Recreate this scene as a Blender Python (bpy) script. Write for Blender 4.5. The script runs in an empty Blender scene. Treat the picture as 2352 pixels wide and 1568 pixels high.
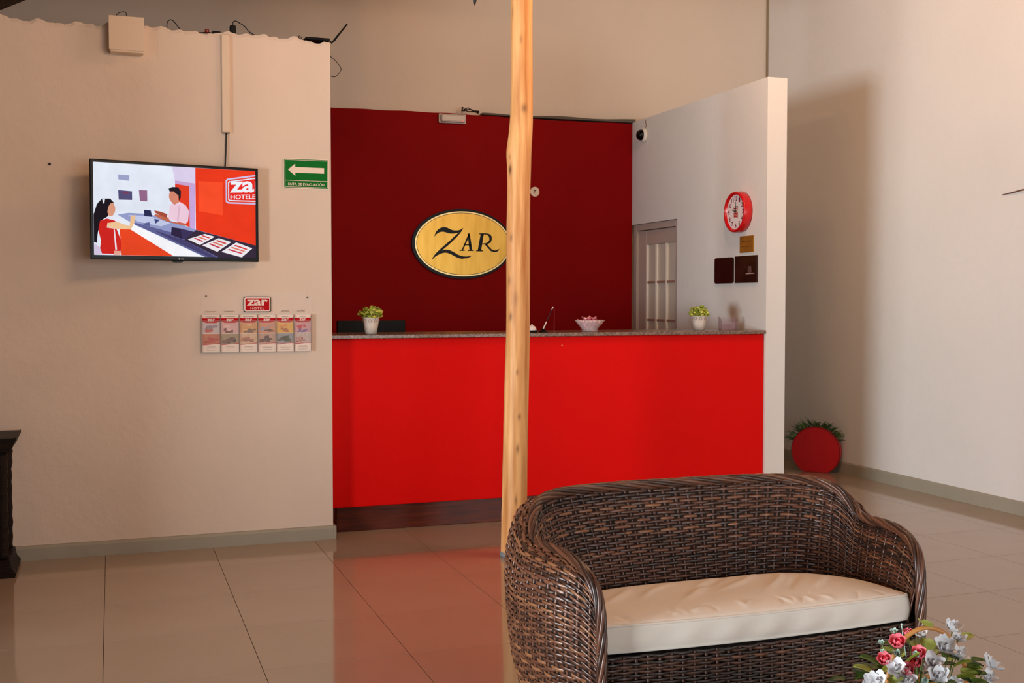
import bpy, bmesh, math, random
import numpy as np
from mathutils import Vector, Matrix
from mathutils.geometry import tessellate_polygon

S = bpy.context.scene
COL = S.collection

# ------------------------------------------------------------------ camera
CAM_H = 1.46
F_PX = 2590.0
cd = bpy.data.cameras.new('camera'); cam = bpy.data.objects.new('camera', cd); COL.objects.link(cam)
cd.sensor_width = 36.0; cd.lens = F_PX / 2352 * 36.0
cam.location = (0, 0, CAM_H)
cam.rotation_euler = (math.radians(90 - 2.167), 0, math.radians(-19.562))
S.camera = cam

# ------------------------------------------------------------------ world, daylight, exposure
S.view_settings.view_transform = 'Standard'
S.view_settings.look = 'None'
S.view_settings.gamma = 1.0
S.view_settings.use_curve_mapping = False
S.view_settings.exposure = 0.0
S.cycles.max_bounces = 5; S.cycles.diffuse_bounces = 3; S.cycles.glossy_bounces = 3; S.cycles.transmission_bounces = 3
S.cycles.transparent_max_bounces = 8; S.cycles.caustics_reflective = False; S.cycles.caustics_refractive = False
S.cycles.use_adaptive_sampling = True; S.cycles.adaptive_threshold = .12; S.cycles.adaptive_min_samples = 16
w = bpy.data.worlds.new('sky'); S.world = w; w.use_nodes = True
bg = w.node_tree.nodes['Background']
bg.inputs[0].default_value = (0.80, 0.88, 1.0, 1); bg.inputs[1].default_value = 0.12

def area(name, loc, target, sx, sy, power, color):
    l = bpy.data.lights.new(name, 'AREA'); l.shape = 'RECTANGLE'; l.size = sx; l.size_y = sy
    l.energy = power; l.color = color
    o = bpy.data.objects.new(name, l); COL.objects.link(o); o.location = loc
    d = Vector(target) - Vector(loc)
    o.rotation_euler = d.to_track_quat('-Z', 'Y').to_euler()
    return o
# daylight through the open left side of the palapa and through the entrance behind the viewer
area('daylight_left', (-7.0, 1.25, 1.05), (4.5, 6.9, 2.2), 3.0, 1.6, 950, (0.86, 0.94, 1.0))
area('daylight_entrance', (3.6, -3.9, 1.6), (3.6, 6, 1.8), 4.6, 2.6, 195, (0.93, 0.97, 1.0))

# ------------------------------------------------------------------ materials
def lin(c):
    return tuple(((v/255)/12.92 if v/255 <= .04045 else ((v/255+.055)/1.055)**2.4) for v in c)
MATS = {}
def mat(name, rgb, rough=.6, metal=0., var=0., vscale=8., stretch=(1,1,1), bump=0., bscale=40., bdetail=4.,
        coat=0., spec=.5, emit=0., alpha=1., trans=0., rgb2=None, ior=1.45, sheen=0.):
    if name in MATS: return MATS[name]
    m = bpy.data.materials.new(name); m.use_nodes = True
    nt = m.node_tree; N = nt.nodes; L = nt.links; b = N['Principled BSDF']
    col = (*lin(rgb), 1)
    b.inputs['Base Color'].default_value = col
    b.inputs['Roughness'].default_value = rough; b.inputs['Metallic'].default_value = metal
    b.inputs['Coat Weight'].default_value = coat; b.inputs['Coat Roughness'].default_value = .12
    b.inputs['Specular IOR Level'].default_value = spec; b.inputs['IOR'].default_value = ior
    b.inputs['Alpha'].default_value = alpha; b.inputs['Transmission Weight'].default_value = trans
    b.inputs['Sheen Weight'].default_value = sheen
    if emit:
        b.inputs['Emission Color'].default_value = col; b.inputs['Emission Strength'].default_value = emit
    if var or rgb2 or bump:
        tc = N.new('ShaderNodeTexCoord'); mp = N.new('ShaderNodeMapping')
        L.new(tc.outputs['Object'], mp.inputs[0]); mp.inputs['Scale'].default_value = stretch
    if var or rgb2:
        no = N.new('ShaderNodeTexNoise'); no.inputs['Scale'].default_value = vscale; no.inputs['Detail'].default_value = 5
        L.new(mp.outputs[0], no.inputs['Vector'])
        mx = N.new('ShaderNodeMix'); mx.data_type = 'RGBA'
        cr = N.new('ShaderNodeMapRange'); cr.inputs[1].default_value = .3; cr.inputs[2].default_value = .7
        L.new(no.outputs['Fac'], cr.inputs[0]); L.new(cr.outputs[0], mx.inputs[0])
        c1 = lin(rgb); c2 = lin(rgb2) if rgb2 else tuple(max(0, v*(1-var)) for v in c1)
        mx.inputs[6].default_value = (*c1, 1); mx.inputs[7].default_value = (*c2, 1)
        L.new(mx.outputs[2], b.inputs['Base Color'])
        if emit: L.new(mx.outputs[2], b.inputs['Emission Color'])
    if bump:
        n2 = N.new('ShaderNodeTexNoise'); n2.inputs['Scale'].default_value = bscale; n2.inputs['Detail'].default_value = bdetail
        L.new(mp.outputs[0], n2.inputs['Vector'])
        bp = N.new('ShaderNodeBump'); bp.inputs['Strength'].default_value = bump; bp.inputs['Distance'].default_value = .02
        L.new(n2.outputs['Fac'], bp.inputs['Height']); L.new(bp.outputs[0], b.inputs['Normal'])
    MATS[name] = m
    return m

M_PLASTER = mat('plaster_cream', (226,206,188), .9, spec=.2, var=.06, vscale=1.6, bump=.22, bscale=14, bdetail=9)
M_WALL = mat('wall_white', (226,222,216), .85, spec=.2, var=.04, vscale=1.2, bump=.12, bscale=20)
M_WALLB = mat('wall_white_back', (226,212,196), .85, spec=.2, var=.05, vscale=.8, bump=.12, bscale=20)
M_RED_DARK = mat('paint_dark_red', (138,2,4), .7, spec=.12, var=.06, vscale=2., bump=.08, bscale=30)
M_RED = mat('paint_bright_red', (222,10,6), .6, spec=.12, var=.05, vscale=2., bump=.06, bscale=30)
M_GREY_BASE = mat('baseboard_grey', (162,154,136), .5, var=.08, vscale=5)
M_TILE = mat('porcelain_tile', (168,147,126), .08, vscale=1.3, spec=.75, rgb2=(158,136,114))
M_GROUT = mat('grout', (92,66,46), .9)
M_THATCH = mat('thatch', (92,66,42), .95, rgb2=(40,26,16), vscale=6, stretch=(1,8,8), bump=.6, bscale=30)
M_GRANITE = mat('granite', (150,122,104), .25, rgb2=(78,58,50), vscale=90, spec=.6)
M_KICK = mat('kick_wood', (104,40,20), .35, rgb2=(62,22,12), vscale=4, stretch=(1,6,14))
M_BLACK = mat('black_plastic', (10,10,12), .5, spec=.2)
M_BLACKG = mat('black_gloss', (6,6,8), .3, spec=.2)
M_WHITEP = mat('white_plastic', (226,220,210), .4)
M_CABLE = mat('cable_black', (18,14,12), .5)
M_STEEL = mat('steel', (190,190,190), .25, 1.)
M_BROWNM = mat('dark_wood', (34,19,11), .5, spec=.2, rgb2=(16,9,5), vscale=9, stretch=(1,1,6), bump=.5, bscale=35)
M_BRASS = mat('brass', (226,178,84), .34, .85, rgb2=(206,158,66), vscale=3, stretch=(5,1,1))
M_BRASSP = mat('brass_pale', (240,214,150), .3, .6)
M_GREEN = mat('sign_green', (6,108,36), .5, spec=.1)
M_SIGNW = mat('sign_white', (232,214,194), .4)
M_ACRYL = mat('clear_acrylic', (255,246,238), .15, alpha=.05, spec=.3)
M_GLASS = mat('bowl_glass', (255,236,236), .05, alpha=.28, spec=.8)

# ------------------------------------------------------------------ builders
class MB:
    def __init__(s): s.v = []; s.f = []; s.mi = []; s.mats = []; s.cur = 0; s.sm = []; s.smooth = False
    def m(s, material, smooth=None):
        if material not in s.mats: s.mats.append(material)
        s.cur = s.mats.index(material)
        if smooth is not None: s.smooth = smooth
        return s
    def add(s, vs, fs):
        o = len(s.v); s.v += [tuple(map(float, p)) for p in vs]
        for f in fs: s.f.append(tuple(o+i for i in f)); s.mi.append(s.cur); s.sm.append(s.smooth)
        return s
    def box(s, a, b):
        x0,y0,z0 = (min(a[i],b[i]) for i in range(3)); x1,y1,z1 = (max(a[i],b[i]) for i in range(3))
        vs = [(x0,y0,z0),(x1,y0,z0),(x1,y1,z0),(x0,y1,z0),(x0,y0,z1),(x1,y0,z1),(x1,y1,z1),(x0,y1,z1)]
        sm = s.smooth; s.smooth = False
        s.add(vs, [(0,3,2,1),(4,5,6,7),(0,1,5,4),(1,2,6,5),(2,3,7,6),(3,0,4,7)]); s.smooth = sm
        return s
    def bbox(s, a, b, r=.004, seg=2):           # box with rounded edges
        bm = bmesh.new(); bmesh.ops.create_cube(bm, size=1)
        c = [(a[i]+b[i])/2 for i in range(3)]; d = [abs(b[i]-a[i]) for i in range(3)]
        for v in bm.verts: v.co = Vector((c[0]+v.co.x*d[0], c[1]+v.co.y*d[1], c[2]+v.co.z*d[2]))
        bmesh.ops.bevel(bm, geom=bm.edges[:], offset=min(r, min(d)*.45), segments=seg, affect='EDGES', profile=.5)
        s.bm(bm); return s
    def bm(s, bm):
        bm.verts.index_update()
        s.add([v.co[:] for v in bm.verts], [[v.index for v in f.verts] for f in bm.faces]); bm.free(); return s
    def tube(s, pts, r, n=8, closed=False, caps=True):
        P = np.array(pts, float); k = len(P)
        R = np.full(k, r, float) if np.isscalar(r) else np.array(r, float)
        T = np.gradient(P, axis=0) if not closed else np.roll(P,-1,0)-np.roll(P,1,0)
        T /= np.linalg.norm(T, axis=1)[:,None]+1e-12
        up = np.array([0,0,1.]) if abs(T[0][2]) < .9 else np.array([1.,0,0])
        nrm = np.cross(T[0], up); nrm /= np.linalg.norm(nrm)
        vs = []
        for i in range(k):
            nrm = nrm - T[i]*np.dot(nrm, T[i]); nrm /= np.linalg.norm(nrm)+1e-12
            bn = np.cross(T[i], nrm)
            for j in range(n):
                a = 2*math.pi*j/n
                vs.append(P[i]+R[i]*(math.cos(a)*nrm+math.sin(a)*bn))
        fs = []
        for i in range(k if closed else k-1):
            i2 = (i+1) % k
            for j in range(n): fs.append((i*n+j, i2*n+j, i2*n+(j+1)%n, i*n+(j+1)%n))
        if caps and not closed:
            fs.append(tuple(range(n))); fs.append(tuple((k-1)*n+j for j in reversed(range(n))))
        return s.add(vs, fs)
    def lathe(s, prof, n=32, c=(0,0,0), M=None, rfun=None):
        vs = []
        for (r, z) in prof:
            for j in range(n):
                a = 2*math.pi*j/n; rr = r*(rfun(a, z) if rfun else 1)
                p = Vector((rr*math.cos(a), rr*math.sin(a), z))
                if M: p = M @ p
                vs.append((p.x+c[0], p.y+c[1], p.z+c[2]))
        fs = []
        for i in range(len(prof)-1):
            for j in range(n): fs.append((i*n+j, i*n+(j+1)%n, (i+1)*n+(j+1)%n, (i+1)*n+j))
        fs.append(tuple(reversed(range(n)))); fs.append(tuple((len(prof)-1)*n+j for j in range(n)))
        return s.add(vs, fs)
    def ball(s, c, r, n=10, m=7):
        r = (r,r,r) if np.isscalar(r) else r
        prof = [(math.sin(math.pi*i/m), -math.cos(math.pi*i/m)) for i in range(m+1)]
        prof[0] = (.02,-1); prof[-1] = (.02,1)
        return s.lathe(prof, n, c, Matrix.Diagonal((r[0],r[1],r[2])))
    def prism(s, poly, fn, d0, d1):
        """polygon in 2D (a,b) -> fn(a,b,d): solid between depths d0 and d1"""
        n = len(poly); tri = tessellate_polygon([[Vector((p[0],p[1],0)) for p in poly]])
        vs = [fn(a,b,d0) for a,b in poly]+[fn(a,b,d1) for a,b in poly]
        fs = [tuple(t) for t in tri]+[tuple(n+i for i in reversed(t)) for t in tri]
        fs += [(i,(i+1)%n,n+(i+1)%n,n+i) for i in range(n)]
        sm = s.smooth; s.smooth = False; s.add(vs, fs); s.smooth = sm
        return s
    def flat(s, poly, fn, d):
        tri = tessellate_polygon([[Vector((p[0],p[1],0)) for p in poly]])
        sm = s.smooth; s.smooth = False
        s.add([fn(a,b,d) for a,b in poly], [tuple(t) for t in tri]); s.smooth = sm
        return s
    def build(s, name, parent=None, loc=None):
        me = bpy.data.meshes.new(name); me.from_pydata(s.v, [], s.f)
        for m_ in s.mats: me.materials.append(m_)
        me.polygons.foreach_set('material_index', s.mi); me.polygons.foreach_set('use_smooth', s.sm)
        me.update(); o = bpy.data.objects.new(name, me); COL.objects.link(o)
        bm = bmesh.new(); bm.from_mesh(me); bmesh.ops.recalc_face_normals(bm, faces=bm.faces); bm.to_mesh(me); bm.free()
        if parent: o.parent = parent
        if loc: o.location = loc
        return o

def tag(o, label=None, cat=None, group=None, kind=None):
    if label: o['label'] = label
    if cat: o['category'] = cat
    if group: o['group'] = group
    if kind: o['kind'] = kind
    return o
def empty(name, loc=(0,0,0), rz=0., label=None, cat=None, group=None):
    o = bpy.data.objects.new(name, None); o.empty_display_size = .1; COL.objects.link(o)
    o.location = loc; o.rotation_euler = (0,0,rz)
    return tag(o, label, cat, group)
def struct(o): o['kind'] = 'structure'; return o
def catmull(pts, n):
    P = np.array(pts, float); k = len(P)
    t = np.linspace(0, k-1, n); out = []
    for x in t:
        i = min(int(x), k-2); u = x-i
        p0 = P[i-1] if i > 0 else 2*P[0]-P[1]; p1 = P[i]; p2 = P[i+1]; p3 = P[i+2] if i+2 < k else 2*P[-1]-P[-2]
        out.append(.5*((2*p1)+(-p0+p2)*u+(2*p0-5*p1+4*p2-p3)*u*u+(-p0+3*p1-3*p2+p3)*u**3))
    return np.array(out)
def text_polys(body, size, offset=0., shear=0., spacing=1.):
    """outline text -> (verts2d, faces)"""
    cu = bpy.data.curves.new('t', 'FONT'); cu.body = body; cu.size = size; cu.offset = offset; cu.shear = shear
    cu.space_character = spacing; cu.align_x = 'CENTER'; cu.align_y = 'CENTER'; cu.resolution_u = 4
    o = bpy.data.objects.new('t', cu); COL.objects.link(o)
    dg = bpy.context.evaluated_depsgraph_get(); me = bpy.data.meshes.new_from_object(o.evaluated_get(dg))
    vs = [(v.co.x, v.co.y) for v in me.vertices]; fs = [tuple(p.vertices) for p in me.polygons]
    bpy.data.objects.remove(o); bpy.data.curves.remove(cu); bpy.data.meshes.remove(me)
    return vs, fs
def add_text(mb, body, size, fn, d, offset=0., shear=0., spacing=1., width=None, height=None, cx=0., cz=0.):
    if not height: height = size*.72
    if not width: width = height*.62*len(body)
    vs, fs = text_polys(body, 1.0, offset, shear, spacing)
    A = np.array(vs); lo = A.min(0); hi = A.max(0); A -= (lo+hi)/2
    if width: A[:,0] *= width/(hi[0]-lo[0])
    if height: A[:,1] *= height/(hi[1]-lo[1])
    sm = mb.smooth; mb.smooth = False
    mb.add([fn(a+cx, b+cz, d) for a, b in A], fs); mb.smooth = sm
def rrect(x0, z0, x1, z1, r, n=5):
    out = []
    for cx, cz, a0 in ((x1-r,z1-r,0),(x0+r,z1-r,90),(x0+r,z0+r,180),(x1-r,z0+r,270)):
        for i in range(n+1):
            a = math.radians(a0+90*i/n); out.append((cx+r*math.cos(a), cz+r*math.sin(a)))
    return out
def ell(cx, cz, a, b, n=64): return [(cx+a*math.cos(2*math.pi*i/n), cz+b*math.sin(2*math.pi*i/n)) for i in range(n)]
def onY(y): return lambda a,b,d: (a, y-d, b)            # plane facing -Y, d = proud distance
def onX(x): return lambda a,b,d: (x-d, a, b)            # plane facing -X

# ================================================================== STRUCTURE
YL, YB, XR, XP = 6.80, 9.08, 5.767, 4.354
WALL_H = 3.005
# floor slab with grout colour; tiles are laid on it
fl = struct(MB().m(M_GROUT).box((-9,-5,-.12),(XR+.3,9.6,-.0036)).build('floor'))
TX, TY = .594, .6085
X0, Y0 = -.048, 4.46
rng = random.Random(3)
tm = MB().m(M_TILE).box((.0013,.0013,-.0035),(TX-.0013,TY-.0013,0)).build('tile')
tmesh = tm.data; first = True; rest = MB().m(M_TILE)
for i in range(-14, 10):
    for j in range(-15, 8):
        x, y = X0+i*TX, Y0+j*TY
        if x > XR-.01: continue
        near = -3 <= i and -5 <= j
        if near:
            o = tm if first else bpy.data.objects.new('tile', tmesh)
            if not first: COL.objects.link(o)
            first = False
            o.parent = fl; o.location = (x, y, rng.uniform(-.0002,.0002))
        else:
            rest.box((x+.0013,y+.0013,-.0035),(x+TX-.0013,y+TY-.0013,0))
tag(rest.build('tile_field', fl), kind='stuff')

# left wall: rough plaster, uneven top edge
def wall_left():
    mb = MB().m(M_PLASTER); n = 260; r = random.Random(8)
    xs = np.linspace(-2.0, 1.258, n); zt = []
    base = 0; 
    for k, x in enumerate(xs):
        base = .82*base + r.uniform(-.006,.006)
        zt.append(WALL_H-.006 + base + .006*math.sin(x*31)+.004*math.sin(x*67+1))
    vs = []; 
    for k, x in enumerate(xs): vs += [(x,YL,0),(x,YL,zt[k]-.02),(x,YL+.006,zt[k]),(x,YL+.15,zt[k]+.004),(x,YL+.15,0)]
    fs = []
    for k in range(n-1):
        for q in range(4): fs.append((k*5+q,(k+1)*5+q,(k+1)*5+q+1,k*5+q+1))
    fs += [tuple(range(5)), tuple((n-1)*5+q for q in reversed(range(5)))]
    mb.add(vs, fs); return mb.build('wall_left')
struct(wall_left())
mb = MB().m(M_GREY_BASE)
mb.prism([(0,0),(-.018,0),(-.018,.066),(-.012,.080),(0,.082)], lambda a,b,d:(d, YL-.001+a, b), -1.9, 1.2585)
mb.bbox((1.2586,YL-.019,0),(1.277,YL+.10,.080),.004,2)
struct(mb.build('baseboard_left'))

# back wall (upper, white) and the dark red recess wall in front of it
struct(MB().m(M_WALLB).box((-2.2,YB+.075,0),(XR+.2,YB+.25,6.2)).build('wall_back'))
def wall_rear():
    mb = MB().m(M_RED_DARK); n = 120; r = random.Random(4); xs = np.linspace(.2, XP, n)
    vs = []; fs = []
    for x in xs:
        z = 2.998+.004*math.sin(x*3)+.002*math.sin(x*17)+ .006*max(0,(x-3.6))
        vs += [(x,YB,0),(x,YB,z),(x,YB+.074,z),(x,YB+.074,0)]
    for k in range(n-1):
        for q in range(3): fs.append((k*4+q,(k+1)*4+q,(k+1)*4+q+1,k*4+q+1))
    fs += [(0,1,2,3), tuple((n-1)*4+q for q in (3,2,1,0))]
    mb.add(vs, fs); return mb.build('wall_rear')
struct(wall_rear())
# grey sheet edge lying along the top of the red wall
M_SHEET = mat('grey_sheet', (92,86,76), .7)
mb = MB().m(M_SHEET); xs = np.linspace(2.96, 4.37, 40); vs = []; fs = []
for x in xs:
    t = (x-2.96)/1.41; zb = 3.004+.006*max(0,(x-3.6)); h = .010+.014*t+.005*math.sin(x*9)
    vs += [(x,YB-.03,zb),(x,YB-.03,zb+h),(x,YB+.06,zb+h+.004),(x,YB+.06,zb)]
for k in range(len(xs)-1):
    for q in range(4): fs.append((k*4+q,(k+1)*4+q,(k+1)*4+(q+1)%4,k*4+(q+1)%4))
fs += [(0,1,2,3),(159,158,157,156)]
mb.add(vs, fs); tag(mb.build('cover_sheet'), 'thin grey sheet lying along the top edge of the dark red wall', 'sheet')

# right wall and its baseboard
struct(MB().m(M_WALL).box((XR,-5,0),(XR+.2,9.6,6.2)).build('wall_right'))
mb = MB().m(M_GREY_BASE)
mb.prism([(0,0),(-.014,0),(-.014,.085),(-.008,.095),(0,.096)], lambda a,b,d:(XR-.001+a, d, b), -4, YB+.07)
struct(mb.build('baseboard_right'))
# thin corner seam in the far corner
struct(MB().m(mat('seam', (150,132,104), .8)).box((XR-.014,YB+.055,.1),(XR-.002,YB+.073,4.6)).build('trim_1'))

# divider wall with the clock, door opening at its far end
ND = 6.90; DY0, DZ = 8.237, 2.112
mb = MB().m(M_WALL)
mb.box((XP,ND,0),(4.512,DY0,3.012)); mb.box((XP,DY0,DZ),(4.512,YB-.001,3.012))
struct(mb.build('wall_divider'))

# remaining shell of the open palapa hall, with an added stub wall
struct(MB().m(M_PLASTER).box((-2.2,4.52,0),(-2.0,YB+.074,4.0)).build('wall_shade_stub'))  # unseen stub, added to block the left daylight from the left wall
mb = MB().m(M_WALL)
mb.box((-2.2,-4.6,0),(1.0,-4.4,6.2)); mb.box((6.0,-4.6,0),(XR+.2,-4.4,6.2)); mb.box((1.0,-4.6,2.9),(6.0,-4.4,6.2))
struct(mb.build('wall_front'))
RX, RZ = 3.0, 5.52
mb = MB().m(M_THATCH)
def roofslab(x0,z0,x1,z1):
    mb.add([(x0,-4.8,z0),(x1,-4.8,z1),(x1,9.5,z1),(x0,9.5,z0),(x0,-4.8,z0+.3),(x1,-4.8,z1+.3),(x1,9.5,z1+.3),(x0,9.5,z0+.3)],
           [(0,1,2,3),(7,6,5,4),(0,4,5,1),(1,5,6,2),(2,6,7,3),(3,7,4,0)])
roofslab(-2.6, 3.58+.52*(-2.6+.742), RX, RZ); roofslab(RX, RZ, XR+.6, RZ-.33*(XR+.6-RX))
ce = struct(mb.build('ceiling'))
# added beam, out of view, that shades the upper left of the back wall
struct(MB().m(M_BROWNM).bbox((-1.99,6.60,3.46),(2.75,6.78,3.98),.02,2).build('shade_beam'))

# door at the far end of the divider wall
M_DOOR = mat('door_beige', (186,168,156), .5, var=.05, vscale=4)
M_DOORW = mat('muntin_cream', (232,222,206), .5)
M_PANE = mat('pane_frosted', (206,196,180), .25, spec=.5)
M_RAILB = mat('muntin_brown', (160,120,100), .5)
dr = struct(empty('door_1', (XP+.03, DY0, 0)))
def dbox(name, mt, y0, z0, y1, z1, x0, x1, r=.003): return MB().m(mt).bbox((x0,y0,z0),(x1,y1,z1), r, 1).build(name, dr)
dbox('jamb', M_DOOR, .001, 0, .06, DZ-.002, -.012, .10); dbox('jamb', M_DOOR, .785, 0, .842, DZ-.002, -.012, .10)
dbox('door_head', M_DOOR, .06, DZ-.055, .785, DZ-.002, -.012, .10)
leaf = MB().m(M_DOOR)
gy0, gy1, gz1 = .092, .640, 1.93
leaf.bbox((.01,.062,.01),(.05,gy0,DZ-.06),.003,1); leaf.bbox((.01,gy1,.01),(.05,.783,DZ-.06),.003,1)
leaf.bbox((.01,gy0,gz1),(.05,gy1,DZ-.06),.003,1); leaf.bbox((.01,gy0,.01),(.05,gy1,.30),.003,1)
leaf = leaf.build('door_leaf', dr)
for k in range(3):
    a = gy0+(gy1-gy0)*k/3; b = gy0+(gy1-gy0)*(k+1)/3
    for q in range(5):
        MB().m(M_PANE).box((.026,a+.004,.30+.326*q+.004),(.032,b-.004,.30+.326*(q+1)-.004)).build('pane', leaf)
for k in range(4):
    y = gy0+(gy1-gy0)*k/3; MB().m(M_DOORW).bbox((.012,y-.017,.30),(.045,y+.017,gz1),.003,1).build('muntin', leaf)
for q in range(1,5):
    z = .30+.326*q; MB().m(M_RAILB).bbox((.014,gy0,z-.009),(.043,gy1,z+.009),.002,1).build('glazing_bar', leaf)
hb = MB().m(M_STEEL, True).tube([(.01,.73,1.02),(-.04,.73,1.02),(-.045,.72,1.02),(-.045,.62,1.02)],.008).build('handle', leaf)

# ================================================================== RECEPTION COUNTER
rc = empty('reception_counter', (1.262, 6.92, 0), label='bright red reception counter with dark wood kickboard', cat='counter')
CW = XP-1.262-.002
MB().m(M_RED).bbox((0.002,0,.161),(CW,.10,1.212),.004,1).build('front_panel', rc)
MB().m(M_KICK).bbox((.05,.045,0),(CW,.09,.160),.003,1).build('kickboard', rc)
MB().m(M_WHITEP).box((0.002,.101,0),(.04,.52,1.211)).build('side_panel', rc)
MB().m(M_KICK).box((.041,.101,.70),(CW,.75,.73)).build('inner_desk', rc)
ctp = MB().m(M_GRANITE).bbox((1.263,6.893,1.2125),(XP-.002,7.45,1.2365),.004,2).build('countertop')
tag(ctp, 'narrow speckled brown granite worktop on the red counter', 'worktop')
CZ = 1.2368
MB().m(mat('chip', (240,140,110), .7)).ball((2.811-1.262,-.0005,1.152),(.006,.0022,.004),8,5).build('paint_chip', rc)

# ================================================================== WOODEN POST
def post():
    m = bpy.data.materials.new('peeled_trunk'); m.use_nodes = True; nt = m.node_tree; N = nt.nodes; L = nt.links; b = N['Principled BSDF']
    b.inputs['Roughness'].default_value = .5; b.inputs['Specular IOR Level'].default_value = .3
    tc = N.new('ShaderNodeTexCoord'); mp = N.new('ShaderNodeMapping'); mp.inputs['Scale'].default_value = (14,14,.9)
    L.new(tc.outputs['Object'], mp.inputs[0])
    no = N.new('ShaderNodeTexNoise'); no.inputs['Scale'].default_value = 2.2; no.inputs['Detail'].default_value = 6; L.new(mp.outputs[0], no.inputs['Vector'])
    cr = N.new('ShaderNodeValToRGB'); L.new(no.outputs['Fac'], cr.inputs[0])
    e = cr.color_ramp.elements; e[0].position = .3; e[0].color = (*lin((186,120,62)),1); e[1].position = .68; e[1].color = (*lin((234,178,116)),1)
    at = N.new('ShaderNodeAttribute'); at.attribute_name = 'knot'
    mx = N.new('ShaderNodeMix'); mx.data_type = 'RGBA'; L.new(at.outputs['Fac'], mx.inputs[0]); L.new(cr.outputs[0], mx.inputs[6])
    mx.inputs[7].default_value = (*lin((84,46,22)),1); L.new(mx.outputs[2], b.inputs['Base Color'])
    bp = N.new('ShaderNodeBump'); bp.inputs['Strength'].default_value = .25; bp.inputs['Distance'].default_value = .01
    L.new(no.outputs['Fac'], bp.inputs['Height']); L.new(bp.outputs[0], b.inputs['Normal'])
    rows = [(0.0,2.139,.0715),(.30,2.146,.0715),(.69,2.1515,.070),(1.0,2.158,.069),(1.28,2.1645,.0675),(1.55,2.166,.067),(1.79,2.1665,.0675),
            (2.05,2.170,.066),(2.20,2.172,.068),(2.29,2.172,.070),(2.40,2.183,.066),(2.52,2.1885,.0635),(2.80,2.189,.0615),(3.12,2.1885,.0605),(3.8,2.20,.060),(5.2,2.22,.058)]
    A = np.array(rows); nz, nt_ = 360, 56
    zz = np.concatenate([np.linspace(0,3.2,320), np.linspace(3.22,4.98,40)])
    C = catmull(A, 500); cxs = np.interp(zz, C[:,0], C[:,1]); rr = np.interp(zz, C[:,0], C[:,2])
    r = random.Random(5)
    # (z, angle seen from the viewer: 0 = facing viewer, + = right side, half height, half width, depth)
    kn = [(2.18,.10,.035,.012,1),(2.25,.05,.018,.006,.8),(2.06,.05,.02,.003,.6),(2.52,1.1,.03,.02,.7),(1.86,-1.0,.03,.016,.4),(1.80,.28,.026,.010,.7),(1.56,.1,.03,.014,.5),(1.36,.25,.03,.012,.8),
          (1.18,-1.0,.02,.010,.9),(1.05,.9,.02,.007,.8),(.98,-1.05,.018,.010,.8),(.80,1.15,.02,.010,.8),(.74,-.9,.022,.009,.8),(.62,1.05,.03,.008,.9),(.50,-.75,.028,.008,.8),(.33,.95,.03,.006,.9),(.24,-.7,.028,.010,.9),(2.9,.8,.03,.01,.5),(3.05,-.1,.05,.006,.5),(1.46,.7,.05,.02,.35)]
    vs = []; kv = []; va = math.atan2(-2.16,-5.93)   # direction towards the viewer
    for i, z in enumerate(zz):
        for j in range(nt_):
            a = 2*math.pi*j/nt_
            rad = rr[i]*(1+.012*math.sin(3*a+z*1.7)+.010*math.sin(5*a-z*2.9+1)+.006*math.sin(2*a+z*9))
            kk = 0
            for (kz, ka, hh, hw, dd) in kn:
                da = (va+ka-a+math.pi) % (2*math.pi)-math.pi
                q = ((z-kz)/hh)**2+((da*rr[i])/hw)**2
                if q < 4: kk = max(kk, dd*math.exp(-q*1.4)); rad += .0025*math.exp(-q*.7)*dd
            vs.append((cxs[i]+rad*math.cos(a), 5.995+rad*math.sin(a), z)); kv.append(kk)
    fs = [(i*nt_+j,i*nt_+(j+1)%nt_,(i+1)*nt_+(j+1)%nt_,(i+1)*nt_+j) for i in range(len(zz)-1) for j in range(nt_)]
    fs += [tuple(reversed(range(nt_))), tuple((len(zz)-1)*nt_+j for j in range(nt_))]
    mb = MB().m(m, True).add(vs, fs); o = mb.build('wooden_post')
    at_ = o.data.attributes.new('knot', 'FLOAT', 'POINT'); at_.data.foreach_set('value', kv)
    tag(o, 'peeled tree trunk post with knots rising from the tiled floor', 'post')
    MB().m(mat('post_foot', (120,122,124), .6), True).lathe([(.066,0.0005),(.0765,.001),(.0765,.026),(.066,.027)], 40, (2.139,5.995,0)).build('foot_ring', o)
post()

# ================================================================== WICKER LOVESEAT
def wicker_mat():
    m = bpy.data.materials.new('wicker'); m.use_nodes = True; nt = m.node_tree; N = nt.nodes; L = nt.links; b = N['Principled BSDF']
    b.inputs['Roughness'].default_value = .40; b.inputs['Coat Weight'].default_value = .22; b.inputs['Coat Roughness'].default_value = .3
    at = N.new('ShaderNodeAttribute'); at.attribute_name = 'tone'
    cr = N.new('ShaderNodeValToRGB'); L.new(at.outputs['Fac'], cr.inputs[0]); e = cr.color_ramp.elements
    e[0].position = 0; e[0].color = (*lin((34,20,14)),1); e[1].position = 1; e[1].color = (*lin((148,98,64)),1)
    for p, c in ((.3,(62,36,24)),(.6,(92,54,36)),(.82,(116,72,50))):
        x = e.new(p); x.color = (*lin(c),1)
    L.new(cr.outputs[0], b.inputs['Base Color'])
    return m
M_WICK = wicker_mat()
M_LINING = mat('wicker_core', (30,18,12), .8)
SX = 2.012; 
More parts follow.
